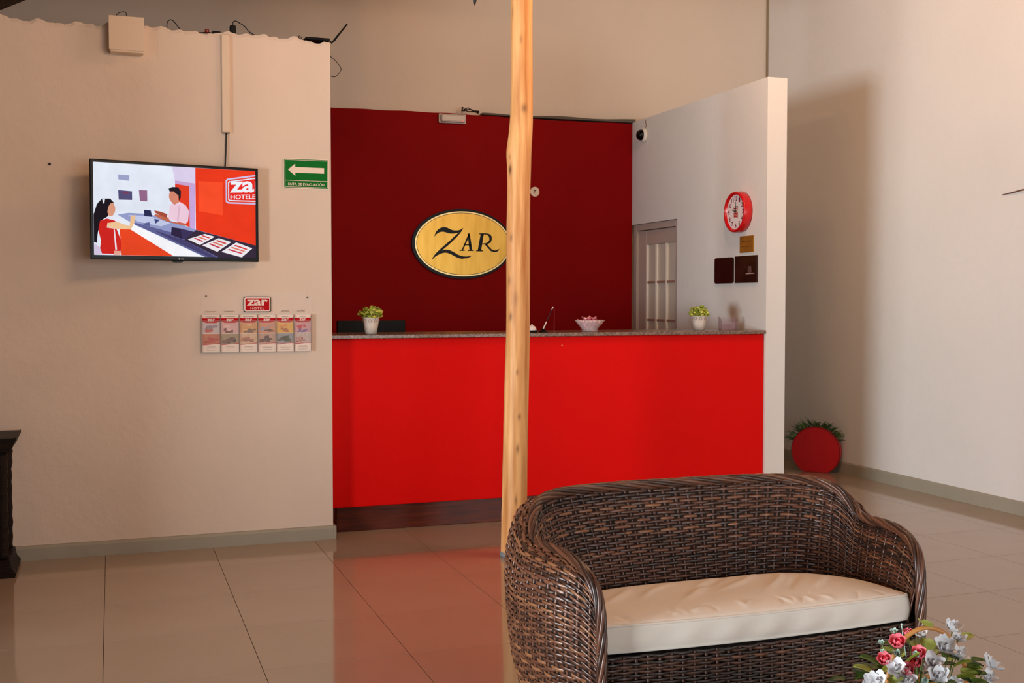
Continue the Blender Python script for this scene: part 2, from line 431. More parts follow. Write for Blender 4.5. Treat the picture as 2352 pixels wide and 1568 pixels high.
# half profile along the rim: rope (top), outer bulge, base, inner seat line  (dx, Y, z)
ROPE = [(.598,3.150,.02),(.599,3.150,.25),(.600,3.150,.42),(.604,3.160,.515),(.614,3.190,.575),(.628,3.25,.612),(.640,3.33,.630),(.650,3.42,.632),(.656,3.51,.630),(.657,3.575,.640),(.648,3.625,.682),(.622,3.67,.722),(.570,3.73,.744),(.465,3.785,.754),(.26,3.815,.757),(0,3.82,.757)]
UPP = ROPE[3:]
MID = [(.601,3.140),(.630,3.172),(.668,3.218),(.702,3.28),(.724,3.36),(.738,3.46),(.742,3.54),(.736,3.62),(.716,3.70),(.652,3.82),(.53,3.90),(.28,3.935),(0,3.94)]
INN = [(.586,3.20),(.588,3.22),(.592,3.28),(.596,3.35),(.598,3.41),(.598,3.48),(.592,3.53),(.58,3.565),(.555,3.60),(.48,3.66),(.37,3.69),(.2,3.70),(0,3.70)]
def mirror(h):
    L_ = [(-p[0],)+tuple(p[1:]) for p in h]; R_ = [tuple(p) for p in reversed(h[:-1])]
    return L_+R_
NU = 400
def resamp(h):
    C = catmull(mirror(h), 1200)
    return C
# common parameter: arc length of the bulge line
cM = resamp(MID); cT = resamp(UPP); cI = resamp(INN)
sl = np.concatenate([[0], np.cumsum(np.linalg.norm(np.diff(cM, axis=0), axis=1))]); sl /= sl[-1]
def at_u(C, u): return np.stack([np.interp(u, sl, C[:,k]) for k in range(C.shape[1])], -1)
def outer(u, v):
    u = np.asarray(u); v = np.asarray(v)
    T = at_u(cT, u); M_ = at_u(cM, u)
    zt = T[...,2]; zm = zt*.62
    bx = M_[...,0]*.90; by = 3.47+(M_[...,1]-3.47)*.86
    # cubic hull through top, shoulder, bulge, base
    sh = T[...,:2]*.35+M_[...,:2]*.65
    pts = [np.stack([T[...,0],T[...,1],zt],-1), np.stack([sh[...,0],sh[...,1],zt*.965],-1), np.stack([M_[...,0]*1.0,M_[...,1],zt*.80],-1),
           np.stack([M_[...,0],M_[...,1],zt*.58],-1), np.stack([M_[...,0]*.972,3.47+(M_[...,1]-3.47)*.965,zt*.32],-1), np.stack([bx,by,np.full_like(zt,.02)],-1)]
    knots = np.array([0,.10,.28,.52,.76,1.0])
    v = np.broadcast_to(v, u.shape); out = np.zeros(u.shape+(3,)); k = np.clip(np.searchsorted(knots, v, 'right')-1, 0, 4)
    P = np.stack(pts, 0); idx = np.indices(u.shape)
    def g(kk): kk = np.clip(kk, 0, 5); return P[(kk,)+tuple(idx)]
    k0, k1 = knots[k], knots[k+1]; t = ((v-k0)/(k1-k0))[...,None]
    p0, p1, p2, p3 = g(k-1), g(k), g(k+1), g(k+2)
    return .5*((2*p1)+(-p0+p2)*t+(2*p0-5*p1+4*p2-p3)*t*t+(-p0+3*p1-3*p2+p3)*t**3)
def inner(u, v):
    u = np.asarray(u); v = np.broadcast_to(np.asarray(v), u.shape)[...,None]
    T = at_u(cT, u); I = at_u(cI, u)
    B = np.concatenate([I, np.full(u.shape+(1,), .33)], -1)
    c = (T+B)/2; c[...,:2] = T[...,:2]*.35+B[...,:2]*.65
    return T*(1-v)**2+2*c*v*(1-v)+B*v*v
def front(u, v):
    u = np.asarray(u); v = np.broadcast_to(np.asarray(v), u.shape)
    x = -.598+1.196*u; y = 3.165-.03*(1-(x/.6)**2)
    return np.stack([x, y, .345-.325*v], -1)
def weave(name, fn, ns, nr, amp, hw, ht, parent, flip=1, seed=1, dark=0., stake_r=.0040, v0=0.0, v1=1.0, sub=4):
    r = np.random.RandomState(seed)
    u = np.linspace(0, 1, ns*sub+1); vr = v0+(v1-v0)*(np.arange(nr)+.5)/nr
    U, V = np.meshgrid(u, vr)                                   # rows x cols
    P = fn(U, V); e = 1e-3
    Tu = fn(np.clip(U+e,0,1), V)-fn(np.clip(U-e,0,1), V); Tv = fn(U, np.clip(V+e,0,1))-fn(U, np.clip(V-e,0,1))
    Tv /= np.linalg.norm(Tv, axis=-1, keepdims=True)+1e-12; Tu /= np.linalg.norm(Tu, axis=-1, keepdims=True)+1e-12
    Nn = np.cross(Tu, Tv)*flip; Nn /= np.linalg.norm(Nn, axis=-1, keepdims=True)+1e-12
    rowlen = np.linalg.norm(np.diff(P, axis=0), axis=-1).mean() if nr > 1 else .01
    row = np.arange(nr)[:,None]
    off = amp*np.cos(np.pi*(U*ns)+np.pi*row)+r.normal(0,.0006,(nr,1))
    jit = np.cumsum(r.normal(0,.0003,(nr,len(u))),1); jit -= jit.mean(1,keepdims=True)
    C = P+Nn*off[...,None]+Tv*np.clip(jit,-.002,.002)[...,None]
    K = 6; ang = np.arange(K)*2*np.pi/K
    local = np.linalg.norm(np.gradient(P, axis=0), axis=-1)
    HW = np.clip(local*.60, .003, hw)[...,None,None]
    ring = C[:,:,None,:]+Nn[:,:,None,:]*(ht*np.sin(ang))[None,None,:,None]+Tv[:,:,None,:]*(np.cos(ang)[None,None,:,None]*HW)
    nrr, nc = U.shape; vs = ring.reshape(-1,3)
    i = np.arange(nrr)[:,None,None]; j = np.arange(nc-1)[None,:,None]; k = np.arange(K)[None,None,:]
    b0 = (i*nc+j)*K; b1 = (i*nc+j+1)*K; k2 = (k+1) % K
    F1 = np.stack([b0+k, b1+k, b1+k2, b0+k2], -1).reshape(-1,4)
    # tone: each row is several spliced cane lengths of different colour
    tone = np.zeros((nrr,nc))
    for q in range(nrr):
        p = 0
        while p < nc:
            ln = r.randint(12, 70); tone[q,p:p+ln] = np.clip(r.normal(.50,.22),.05,1.0); p += ln
    tone = np.clip(tone+r.normal(0,.05,tone.shape)-dark, 0, 1)
    tv = np.repeat(tone.reshape(-1), K)
    # stakes
    su = np.arange(ns+1)/ns; sv = np.linspace(v0, v1, 26); SU, SV = np.meshgrid(su, sv, indexing='ij')
    Q = fn(SU, SV); K2 = 5; a2 = np.arange(K2)*2*np.pi/K2
    Tq = fn(SU, np.clip(SV+e,0,1))-fn(SU, np.clip(SV-e,0,1)); Tq /= np.linalg.norm(Tq,axis=-1,keepdims=True)+1e-12
    Wq = fn(np.clip(SU+e,0,1), SV)-fn(np.clip(SU-e,0,1), SV); Wq /= np.linalg.norm(Wq,axis=-1,keepdims=True)+1e-12
    Nq = np.cross(Wq,Tq); Nq /= np.linalg.norm(Nq,axis=-1,keepdims=True)+1e-12
    rg = Q[:,:,None,:]+stake_r*(Wq[:,:,None,:]*np.cos(a2)[None,None,:,None]*1.5+Nq[:,:,None,:]*np.sin(a2)[None,None,:,None])
    n1, n2 = SU.shape; o0 = len(vs)
    i = np.arange(n1)[:,None,None]; j = np.arange(n2-1)[None,:,None]; k = np.arange(K2)[None,None,:]
    b0 = o0+(i*n2+j)*K2; b1 = o0+(i*n2+j+1)*K2; k2 = (k+1) % K2
    F2 = np.stack([b0+k, b1+k, b1+k2, b0+k2], -1).reshape(-1,4)
    vs = np.concatenate([vs, rg.reshape(-1,3)]); vs[:,0] += 0
    tv = np.concatenate([tv, np.full(n1*n2*K2, .62-dark)])
    F = np.concatenate([F1,F2])
    me = bpy.data.meshes.new(name); me.vertices.add(len(vs)); me.vertices.foreach_set('co', vs.astype('f').ravel())
    me.loops.add(F.size); me.loops.foreach_set('vertex_index', F.astype('i').ravel())
    me.polygons.add(len(F)); me.polygons.foreach_set('loop_start', np.arange(0,F.size,4,dtype='i')); me.polygons.foreach_set('loop_total', np.full(len(F),4,dtype='i'))
    me.polygons.foreach_set('use_smooth', np.ones(len(F),bool)); me.update(); me.validate()
    a = me.attributes.new('tone','FLOAT','POINT'); a.data.foreach_set('value', np.clip(tv,0,1).astype('f'))
    me.materials.append(M_WICK)
    bm = bmesh.new(); bm.from_mesh(me); bmesh.ops.recalc_face_normals(bm, faces=bm.faces); bm.to_mesh(me); bm.free()
    o = bpy.data.objects.new(name, me); COL.objects.link(o); o.parent = parent; o['kind'] = 'stuff'
    return o
def lining(name, fn, parent, nu, nv, off):
    u = np.linspace(0,1,nu); v = np.linspace(0,1,nv); U,V = np.meshgrid(u,v); P = fn(U,V); e = 1e-3
    Tu = fn(np.clip(U+e,0,1),V)-fn(np.clip(U-e,0,1),V); Tv = fn(U,np.clip(V+e,0,1))-fn(U,np.clip(V-e,0,1))
    N_ = np.cross(Tu,Tv); N_ /= np.linalg.norm(N_,axis=-1,keepdims=True)+1e-12
    mb = MB().m(M_LINING, True)
    A = (P+N_*off).reshape(-1,3)
    mb.add(A, [(i*nu+j,i*nu+j+1,(i+1)*nu+j+1,(i+1)*nu+j) for i in range(nv-1) for j in range(nu-1)])
    return mb.build(name, parent)
sofa = empty('wicker_loveseat', (SX,0,0), label='dark brown woven wicker loveseat with rolled arms in front of the post', cat='sofa')
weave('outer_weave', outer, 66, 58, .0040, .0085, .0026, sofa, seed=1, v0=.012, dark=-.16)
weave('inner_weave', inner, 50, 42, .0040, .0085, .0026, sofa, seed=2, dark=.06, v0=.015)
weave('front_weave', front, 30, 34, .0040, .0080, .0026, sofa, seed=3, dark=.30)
lin_o = lining('outer_core', outer, sofa, 120, 20, 0); lin_i = lining('inner_core', inner, sofa, 120, 14, 0)
# cores sit between the two weaves: shrink towards each other
for o, fn, s_ in ((lin_o, outer, 1), (lin_i, inner, -1)):
    pass
MB().m(M_LINING).box((-.59,3.175,.03),(.59,3.19,.34)).build('front_core', sofa)
MB().m(M_LINING).box((-.56,3.19,.31),(.56,3.66,.338)).build('seat_deck', sofa)
def rope(name, pts, R, r, strands, turns, parent, seed):
    C = catmull(pts, 520); T = np.gradient(C, axis=0); T /= np.linalg.norm(T,axis=1)[:,None]
    ref = np.array([0,0,1.]); L_ = np.concatenate([[0],np.cumsum(np.linalg.norm(np.diff(C,axis=0),axis=1))]); rr = np.random.RandomState(seed)
    A = np.cross(T, np.array([0.3,1,.2])); A /= np.linalg.norm(A,axis=1)[:,None]; Bn = np.cross(T, A)
    mb = MB().m(M_WICK, True); tone = []
    for s in range(strands):
        ph = 2*np.pi*s/strands+turns*2*np.pi*L_/L_[-1]
        rad = R*(.75+.25*np.cos(2*ph))
        pts2 = C+A*(np.cos(ph)*R)[:,None]+Bn*(np.sin(ph)*R)[:,None]
        n0 = len(mb.v); mb.tube(pts2, r, 6); tone += [np.clip(.55+.25*rr.randn(),.2,.9)]*(len(mb.v)-n0)
    o = mb.build(name, parent); a = o.data.attributes.new('tone','FLOAT','POINT'); a.data.foreach_set('value', tone)
    return o
rope('rim_braid', [(p[0],p[1],p[2]+.004) for p in mirror(ROPE)], .0115, .0076, 6, 9, sofa, 4)
for sx in (-1,1):
    for y in (3.22,3.78): MB().m(M_BROWNM, True).lathe([(.028,0),(.03,.004),(.03,.03)],12,(sx*.5,y,0)).build('foot', sofa)

# cushion
M_CUSH = mat('cream_cotton', (240,228,214), .75, var=.05, vscale=5, bump=.06, bscale=220, sheen=.15)
def cushion():
    c = empty('seat_cushion', (SX,3.19,.345), label='cream cotton seat cushion with piped edges on the wicker loveseat', cat='cushion')
    nx, ny = 150, 64; HWD = .578
    S_ = np.linspace(-1,1,nx); T_ = np.linspace(0,1,ny)
    def plan(s, t):
        hw = HWD*(1-.30*np.clip((t-.35)/.65,0,1)**2.6); yb = .475
        x = s*hw; y = t*yb-.03*(1-s*s)*(1-t)**2+.0
        y = y-.02*(1-t)*(0)+ t*(-.012*(s**4))
        return x, y
    s, t = np.meshgrid(S_, T_); x, y = plan(s, t)
    edge = (1-np.abs(s)**14)*(1-np.abs(2*t-1)**12)
    z = .094+.020*(1-s**6)*(1-(2*t-1)**6)
    rs = random.Random(11)
    def fold(x0,y0,x1,y1,w,h):
        d = np.array([x1-x0,y1-y0]); L_ = np.hypot(*d); d /= L_
        a = (x-x0)*d[0]+(y-y0)*d[1]; b = -(x-x0)*d[1]+(y-y0)*d[0]
        b = b+.012*np.sin(a*14+x0*9)
        e = np.clip(a/L_*3,0,1)*np.clip((L_-a)/L_*3,0,1)
        return h*e*np.exp(-(b/w)**2)
    for (x0,y0,x1,y1,w_,h) in [(.34,.44,.10,.10,.016,.009),(.40,.42,.20,.12,.014,-.008),(.26,.45,-.04,.20,.018,.008),(.46,.34,.30,.10,.014,.008),(.16,.46,-.20,.22,.016,-.006),
                                (.05,.40,-.25,.12,.02,.007),(-.10,.42,-.36,.20,.018,.006),(-.30,.40,-.50,.16,.02,.006),(-.2,.06,-.26,.02,.01,.006)]:
        z = z+fold(x0,y0,x1,y1,w_,h)*edge
    for k in range(16):
        x0 = rs.uniform(-.5,.5); ln = rs.uniform(.04,.10); sl_ = rs.uniform(-.03,.06)
        z = z+fold(x0+sl_,ln,x0,-.005,.008,rs.choice((-.004,.005)))
    z = np.where(edge<.35, .094-.006*(1-edge/.35)**2+ (z-.094)*np.clip(edge/.35,0,1), z)
    # droop towards the back
    z = z-.020*t
    top = np.stack([x,y,z],-1).reshape(-1,3)
    mb = MB().m(M_CUSH, True)
    mb.add(top, [(i*nx+j,i*nx+j+1,(i+1)*nx+j+1,(i+1)*nx+j) for i in range(ny-1) for j in range(nx-1)])
    idx = [(0,j) for j in range(nx)]+[(i,nx-1) for i in range(1,ny)]+[(ny-1,j) for j in range(nx-2,-1,-1)]+[(i,0) for i in range(ny-2,0,-1)]
    per = np.array([[x[a],y[a],z[a]] for a in idx]); cen = np.array([0,.22])
    n = len(per); rows = [per]
    out = per[:,:2]-cen; out /= np.linalg.norm(out,axis=1)[:,None]
    for q in range(1,7):
        f = q/6; b = .010*math.sin(math.pi*f)
        p = per.copy(); p[:,2] = per[:,2]*(1-f)+.002*f; p[:,:2] += out*b
        p[:,:2] += out*(.0022*np.sin(np.arange(n)*.33+q*.5)*math.sin(math.pi*f))[:,None]
        rows.append(p)
    o0 = len(mb.v); mb.add(np.concatenate(rows), [(q*n+j,q*n+(j+1)%n,(q+1)*n+(j+1)%n,(q+1)*n+j) for q in range(6) for j in range(n)])
    mb.add(rows[-1], [tuple(range(n))])
    body = mb.build('cover', c)
    bm = bmesh.new(); bm.from_mesh(body.data); bmesh.ops.remove_doubles(bm, verts=bm.verts, dist=.0004); bm.to_mesh(body.data); bm.free()
    MB().m(M_CUSH, True).tube(per[::2]+np.array([0,0,.0015]), .0045, 7, closed=True).build('piping', c)
    MB().m(M_CUSH, True).tube(rows[-1][::2]+np.array([0,0,.004]), .0042, 7, closed=True).build('piping', c)
cushion()


# ================================================================== CHANDELIER (only its tip reaches into the picture)
def chandelier(x, y, zt, watts, label):
    M_IRON = mat('wrought_iron', (30,22,16), .5, bump=.2, bscale=40)
    M_BULB = mat('bulb', (255,196,130), .4, emit=9)
    c = empty('chandelier', (x,y,zt), label=label, cat='chandelier')
    MB().m(M_IRON, True).lathe([(.001,0),(.006,.018),(.012,.034),(.018,.055),(.03,.07),(.05,.10),(.058,.14),(.04,.18),(.022,.22),(.022,.42),(.035,.45),(.012,.48)],24).build('stem', c)
    MB().m(M_IRON, True).tube([(0,0,.47),(0,0,1.6)], .006).build('chain', c)
    for k in range(6):
        a = 2*math.pi*k/6+.3; ca, sa = math.cos(a), math.sin(a)
        pts = catmull([(.03,.16),(.12,.10),(.24,.13),(.32,.22),(.34,.30)], 24)
        arm = MB().m(M_IRON, True).tube([(r*ca, r*sa, z) for r, z in pts], .008).build('arm', c)
        MB().m(M_IRON, True).lathe([(.01,.0),(.035,.01),(.038,.02),(.014,.022),(.013,.09),(.012,.095)],16,(.34*ca,.34*sa,.29)).build('candle_cup', arm)
        MB().m(M_BULB, True).lathe([(.008,.0),(.016,.02),(.018,.035),(.010,.06),(.002,.075)],14,(.34*ca,.34*sa,.386)).build('bulb', arm)
        l = bpy.data.lights.new('chandelier_light', 'POINT'); l.energy = watts; l.color = (1.0,.58,.33); l.shadow_soft_size = .05
        lo = bpy.data.objects.new('chandelier_light', l); COL.objects.link(lo); lo.parent = c; lo.location = (.34*ca,.34*sa,.50)
chandelier(1.276, 4.0, 2.538, 15.0, 'dark iron chandelier hanging overhead, only its pointed tip in view')
chandelier(3.4, 5.35, 3.46, 27.0, 'second dark iron chandelier hanging above the picture over the counter')

# ================================================================== TELEVISION
def television():
    xl, yl, xr, yr = -.1005, 6.56, .8190, 6.735
    W = math.hypot(xr-xl, yr-yl); ang = math.atan2(yr-yl, xr-xl); zb, H_ = 1.675, .545
    tv = empty('television', (xl,yl,zb), ang, label='flat black television on the cream wall showing a hotel reception', cat='television')
    MB().m(M_BLACKG).bbox((0,0,0),(W,.022,H_),.004,2).build('bezel', tv)
    MB().m(M_BLACK).bbox((.10,.022,.06),(W-.10,.06,H_-.10),.012,2).build('rear_housing', tv)
    arm = MB().m(M_BLACK); arm.box((W/2-.11,.061,.12),(W/2+.11,.068,.40)); arm.box((W/2-.03,.068,.22),(W/2+.03,.10,.30)); arm.build('mount', tv)
    MB().m(M_BLACKG).prism([(W/2-.035,0),(W/2+.035,0),(W/2+.022,-.010),(W/2-.022,-.010)], lambda a,b,d:(a,d,b), .002,.02).build('sensor_lip', tv)
    m = 14/ (1448) * W
    sw, sh = W*.963, H_*.925; sx0, sz0 = W*.018, H_*.045
    def uv(p):
        u = (p[0]-133)/1420.; top = 147+101*u; bot = 987+38*u
        return (sx0+u*sw, sz0+(bot-p[1])/(bot-top)*sh)
    EM = {}
    def em(c):
        if c not in EM:
            EM[c] = mat('screen_%d_%d_%d' % c, c, .9, emit=1.0, spec=0., var=.12, vscale=9)
            nt = EM[c].node_tree; b = nt.nodes['Principled BSDF']
            for l_ in list(b.inputs['Base Color'].links): nt.links.remove(l_)
            b.inputs['Base Color'].default_value = (0.01,.01,.01,1)
        return EM[c]
    mb = MB(); layer = [0]
    fn = lambda a,b,d: (a, -.0004-d, b)
    def poly(c, pts, raw=False):
        layer[0] += 1; mb.m(em(c)); mb.flat([uv(p) for p in pts] if not raw else pts, fn, .00006*layer[0])
    def el(c, cx, cy, a, b, n=20, rot=0):
        pts = []
        for k in range(n):
            t = 2*math.pi*k/n; px, py = a*math.cos(t), b*math.sin(t)
            pts.append((cx+px*math.cos(rot)-py*math.sin(rot), cy+px*math.sin(rot)+py*math.cos(rot)))
        poly(c, pts)
    poly((232,238,250), [(133,147),(1553,248),(1553,1025),(133,987)])
    poly((222,210,240), [(800,195),(1005,210),(1005,360),(825,330)])
    poly((238,56,24), [(1005,210),(1553,248),(1553,925),(1005,800)])
    poly((255,78,40), [(1030,330),(1250,345),(1250,640),(1030,600)])
    # wall plaques
    poly((160,164,205), [(340,262),(435,272),(432,322),(342,308)]); poly((84,78,120), [(338,402),(455,415),(455,494),(342,490)])
    poly((150,104,140), [(513,404),(583,408),(583,508),(520,505)]); poly((120,60,90), [(375,415),(425,418),(425,440),(375,436)])
    # door
    poly((206,168,214), [(825,322),(1003,352),(1000,775),(945,750),(945,376),(825,352)]); poly((232,60,34), [(825,352),(950,374),(950,745),(850,700),(825,560)])
    poly((205,170,225), [(958,372),(1000,360),(1000,775),(958,755)])
    # counter
    poly((150,158,205), [(330,625),(420,610),(600,622),(800,690),(1005,768),(1553,915),(1553,1025),(1100,1012),(480,722)])
    poly((96,98,150), [(480,700),(1005,850),(1250,1018),(1080,1012),(470,712)]); poly((70,66,112), [(640,770),(900,860),(1180,1014),(1110,1012),(780,850)])
    poly((198,206,236), [(420,630),(600,640),(780,705),(700,735),(500,690)])
    poly((250,250,255), [(440,688),(480,722),(1062,1011),(800,1004),(438,762)])
    poly((236,70,32), [(345,735),(440,762),(805,1004),(360,992)])
    # boxes and brochures on the counter
    poly((44,34,66), [(790,742),(870,755),(1003,790),(1003,842),(880,850),(785,812)]); poly((60,50,92), [(870,755),(1003,790),(1003,842),(880,850)])
    poly((52,40,60), [(1005,770),(1553,915),(1553,1025),(1210,1018),(900,860)])
    for (q, cs) in (([(1085,806),(1175,832),(1040,905),(930,852)],(1,)), ([(1210,845),(1325,882),(1195,968),(1060,908)],(2,)), ([(1370,885),(1520,940),(1420,1020),(1232,968)],(3,))):
        poly((240,236,240), q)
        a, b, c_, d_ = [np.array(p, float) for p in q]
        for k, col in ((.18,(216,60,60)),(.40,(226,120,96)),(.62,(200,60,80))):
            p0 = a+(d_-a)*k; p1 = b+(c_-b)*k; p2 = b+(c_-b)*(k+.11); p3 = a+(d_-a)*(k+.11)
            poly(col, [tuple(p0+(p1-p0)*.12), tuple(p0+(p1-p0)*.85), tuple(p3+(p2-p3)*.8), tuple(p3+(p2-p3)*.1)])
    poly((38,44,84), [(553,584),(612,590),(622,648),(555,640)]); poly((90,96,150), [(530,710),(600,695),(600,735)])
    poly((60,70,130), [(640,665),(690,675),(650,710)])
    # clerk behind the counter
    poly((244,208,226), [(805,525),(860,512),(915,545),(945,600),(935,690),(915,712),(830,690),(760,665),(770,610),(775,550)])
    poly((226,186,208), [(855,540),(870,560),(850,690),(838,690)])
    poly((196,106,82), [(760,655),(780,690),(920,712),(905,730),(760,695),(680,660),(640,635),(655,622)])
    poly((170,76,58), [(640,590),(690,600),(755,625),(750,660),(700,640),(650,612)])
    poly((214,130,104), [(798,490),(850,490),(862,515),(820,540),(795,525)])
    el((216,136,110), 812, 462, 42, 62); poly((28,22,34), [(768,395),(800,380),(850,383),(876,420),(872,480),(858,508),(852,455),(830,440),(812,420),(775,420)])
    # guest in front of the counter
    poly((22,16,28), [(140,600),(160,530),(200,482),(265,480),(300,515),(290,560),(250,640),(190,680),(165,790),(155,880),(133,870),(133,620)])
    poly((226,158,128), [(262,520),(290,505),(312,560),(310,600),(290,635),(260,640),(246,600)]); poly((22,16,28), [(205,480),(270,480),(300,515),(272,525),(240,580),(215,590),(180,560)])
    poly((236,236,244), [(205,486),(228,482),(222,522),(212,524)])
    poly((240,196,150), [(240,690),(300,680),(430,730),(440,640),(480,630),(470,700),(440,760),(330,755),(245,740)])
    poly((210,34,30), [(185,680),(240,660),(300,676),(318,690),(245,700),(240,742),(320,755),(350,840),(360,900),(350,985),(175,975),(190,860),(170,760)])
    poly((238,226,236), [(296,760),(306,760),(322,940),(308,945)]); poly((214,200,226), [(133,880),(180,920),(200,985),(133,986)])
    poly((232,170,150), [(300,950),(350,955),(350,990),(295,990)])
    # sign on the red wall of the picture, cut by the screen edge
    poly((206,196,236), [(1276,330),(1290,312),(1553,282),(1553,548),(1300,535),(1276,520)])
    poly((238,62,34), [(1288,338),(1300,325),(1553,296),(1553,534),(1305,522),(1288,510)])
    poly((226,232,250), [(1298,345),(1310,335),(1553,308),(1553,524),(1310,512),(1298,500)])
    poly((236,40,30), [(1308,352),(1318,344),(1553,318),(1553,514),(1318,503),(1308,495)])
    layer[0] += 1; mb.m(em((244,246,255)))
    def stext(body, px, pw, py, ph, off):
        vs, fs = text_polys(body, 1, off); A = np.array(vs); lo = A.min(0); hi = A.max(0)
        bm = bmesh.new(); V = [bm.verts.new((px+(a-lo[0])/(hi[0]-lo[0])*pw, py+ph-(b-lo[1])/(hi[1]-lo[1])*ph, 0)) for a, b in A]
        for f in fs:
            try: bm.faces.new([V[i] for i in f])
            except ValueError: pass
        bmesh.ops.bisect_plane(bm, geom=bm.verts[:]+bm.edges[:]+bm.faces[:], plane_co=(1551,0,0), plane_no=(1,0,0), clear_outer=True)
        bm.verts.index_update(); d = .00006*(layer[0]+1)
        mb.add([fn(*uv((v.co.x, v.co.y)), d) for v in bm.verts], [[v.index for v in f.verts] for f in bm.faces]); bm.free()
    stext('zar', 1315, 330, 338, 100, .028); stext('HOTELES', 1320, 262, 456, 42, .02)
    mb.build('screen', tv)
    lg = MB().m(mat('logo_grey', (150,150,156), .4)); add_text(lg, 'LG', .014, lambda a,b,d:(a,-d,b), .0006, width=.016, cx=W*.528, cz=.010)
    lg.lathe([(.0055,0),(.0055,.0006)], 16, (0,0,0), Matrix.Translation((W*.508,-.0003,.010)) @ Matrix.Rotation(math.pi/2,4,'X')); lg.build('maker_logo', tv)
television()

# ================================================================== THINGS ON THE LEFT WALL
P = onY(YL)
# evacuation sign
g = empty('evacuation_sign', (0,YL,0), label='green evacuation route sign with a pale arrow pointing left', cat='sign')
Q = onY(0)
MB().m(M_SIGNW).prism(rrect(.973,2.116,1.246,2.296,.008), Q, .0008, .0045).build('plate', g)
MB().m(M_GREEN).prism(rrect(.978,2.121,1.241,2.291,.006), Q, .0046, .0050).build('green_field', g)
mb = MB().m(M_SIGNW); fr = [(.982,2.125),(1.237,2.287)]
for (x0,z0,x1,z1) in ((.982,2.125,1.237,2.1275),(.982,2.2845,1.237,2.287),(.982,2.1275,.9845,2.2845),(1.2345,2.1275,1.237,2.2845),(.9845,2.163,1.2345,2.1655)):
    mb.prism([(x0,z0),(x1,z0),(x1,z1),(x0,z1)], Q, .0051,.0054)
mb.build('border', g)
MB().m(M_SIGNW).prism([(1.001,2.228),(1.044,2.264),(1.044,2.244),(1.216,2.244),(1.216,2.211),(1.044,2.211),(1.044,2.192)], Q, .0051,.0056).build('arrow', g)
mb = MB().m(M_SIGNW); add_text(mb, 'RUTA DE EVACUACIÓN', .02, Q, .0056, offset=.012, width=.215, height=.019, cx=1.109, cz=2.145); mb.build('lettering', g)

# junction box high on the wall
M_BOX = mat('box_cream', (222,200,176), .5)
g = empty('junction_box', (.012,YL,2.838), label='cream metal junction box overlapping the wall top', cat='box')
MB().m(M_BOX).bbox((0,-.078,0),(.178,-.002,.196),.004,2).build('body', g)
MB().m(M_BOX).bbox((-.006,-.084,.010),(.182,-.079,.199),.002,1).build('lid', g)
MB().m(M_CABLE, True).tube(catmull([(.03,-.04,.196),(.04,-.04,.215),(.058,-.04,.228),(.085,-.04,.23),(.092,-.04,.196)], 24), .0022, 6).build('wire_loop', g)
# cable trunking and TV cable
g = empty('cable_trunking', (.622,YL,2.428), label='narrow cream plastic cable trunking above the television', cat='trunking')
MB().m(M_BOX).bbox((0,-.022,0),(.045,-.0015,.565),.003,1).build('channel', g)
MB().m(mat('trunk_end', (120,92,70), .6)).box((.002,-.020,-.004),(.043,-.002,-.0005)).build('end_cap', g)
o = MB().m(M_CABLE, True).tube(catmull([(.645,YL-.012,2.423),(.643,YL-.014,2.36),(.640,YL-.014,2.29),(.636,YL-.014,2.215),(.632,YL-.012,2.16)], 24), .0045, 8).build('power_cable')
tag(o, 'short black cable hanging from the trunking down to the television', 'cable')
o = MB().m(M_CABLE).ball((-.312,YL-.004,2.208),(.007,.006,.007),8,6).build('wall_nail'); tag(o, 'small dark nail in the cream wall left of the television', 'nail')

# brochure rack
PR = empty('brochure_rack', (0,YL,0), label='clear acrylic brochure rack with six pockets below the evacuation sign', cat='rack')
MB().m(M_ACRYL).prism(rrect(.492,1.140,1.132,1.496,.006), Q, .004,.007).build('backing', PR)
BX = [.495,.6015,.709,.8155,.9225,1.0285,1.131]
MB().m(M_ACRYL).box((.492,-.026,1.146),(1.133,-.024,1.335)).build('pocket_front', PR)
MB().m(M_ACRYL).box((.492,-.0255,1.141),(1.133,-.0075,1.1455)).build('pocket_floor', PR)
for x in BX: MB().m(mat('acrylic_edge', (190,150,130), .2, alpha=.6)).box((x-.0012,-.0255,1.146),(x+.0012,-.0075,1.365)).build('divider', PR)
for x, z in ((.522,1.475),(1.109,1.469)): MB().m(mat('screw_dark', (70,56,46), .4, .6)).lathe([(.004,0),(.0045,.002),(.002,.004)],10,(0,0,0),Matrix.Translation((x,-.007,z)) @ Matrix.Rotation(math.pi/2,4,'X')).build('screw', PR)
M_LRED = mat('logo_red', (186,10,22), .5, spec=.1); M_LW = mat('logo_white', (238,216,204), .4); M_LB = mat('logo_black', (32,22,20), .5, spec=.1)
lg = MB().m(M_LB).prism(rrect(.735,1.381,.895,1.473,.012), Q, .0075,.0085).build('logo_plate', PR)
MB().m(M_LW).prism(rrect(.739,1.385,.891,1.469,.010), Q, .0086,.0090).build('logo_border', lg)
MB().m(M_LRED).prism(rrect(.7455,1.3915,.8845,1.4625,.005), Q, .0091,.0094).build('logo_field', lg)
mb = MB().m(M_LW); add_text(mb, 'zar', .05, Q, .0098, offset=.03, width=.122, height=.036, cx=.815, cz=1.437)
add_text(mb, 'HOTEL', .02, Q, .0098, offset=.01, width=.080, height=.0135, cx=.815, cz=1.4035, spacing=1.2); mb.build('logo_lettering', lg)
for tx, cx in (('Coatzacoalcos',.547),('Guadalajara',.651),('La Paz',1.072),('Las Brisas',.977)):
    hand = MB().m(mat('pen_grey', (120,92,76), .7)); add_text(hand, tx, .01, Q, .0074, width=.06 if cx < .7 else .045, height=.009, cx=cx, cz=1.386 if cx < .7 else 1.388); hand.build('pocket_name', PR)
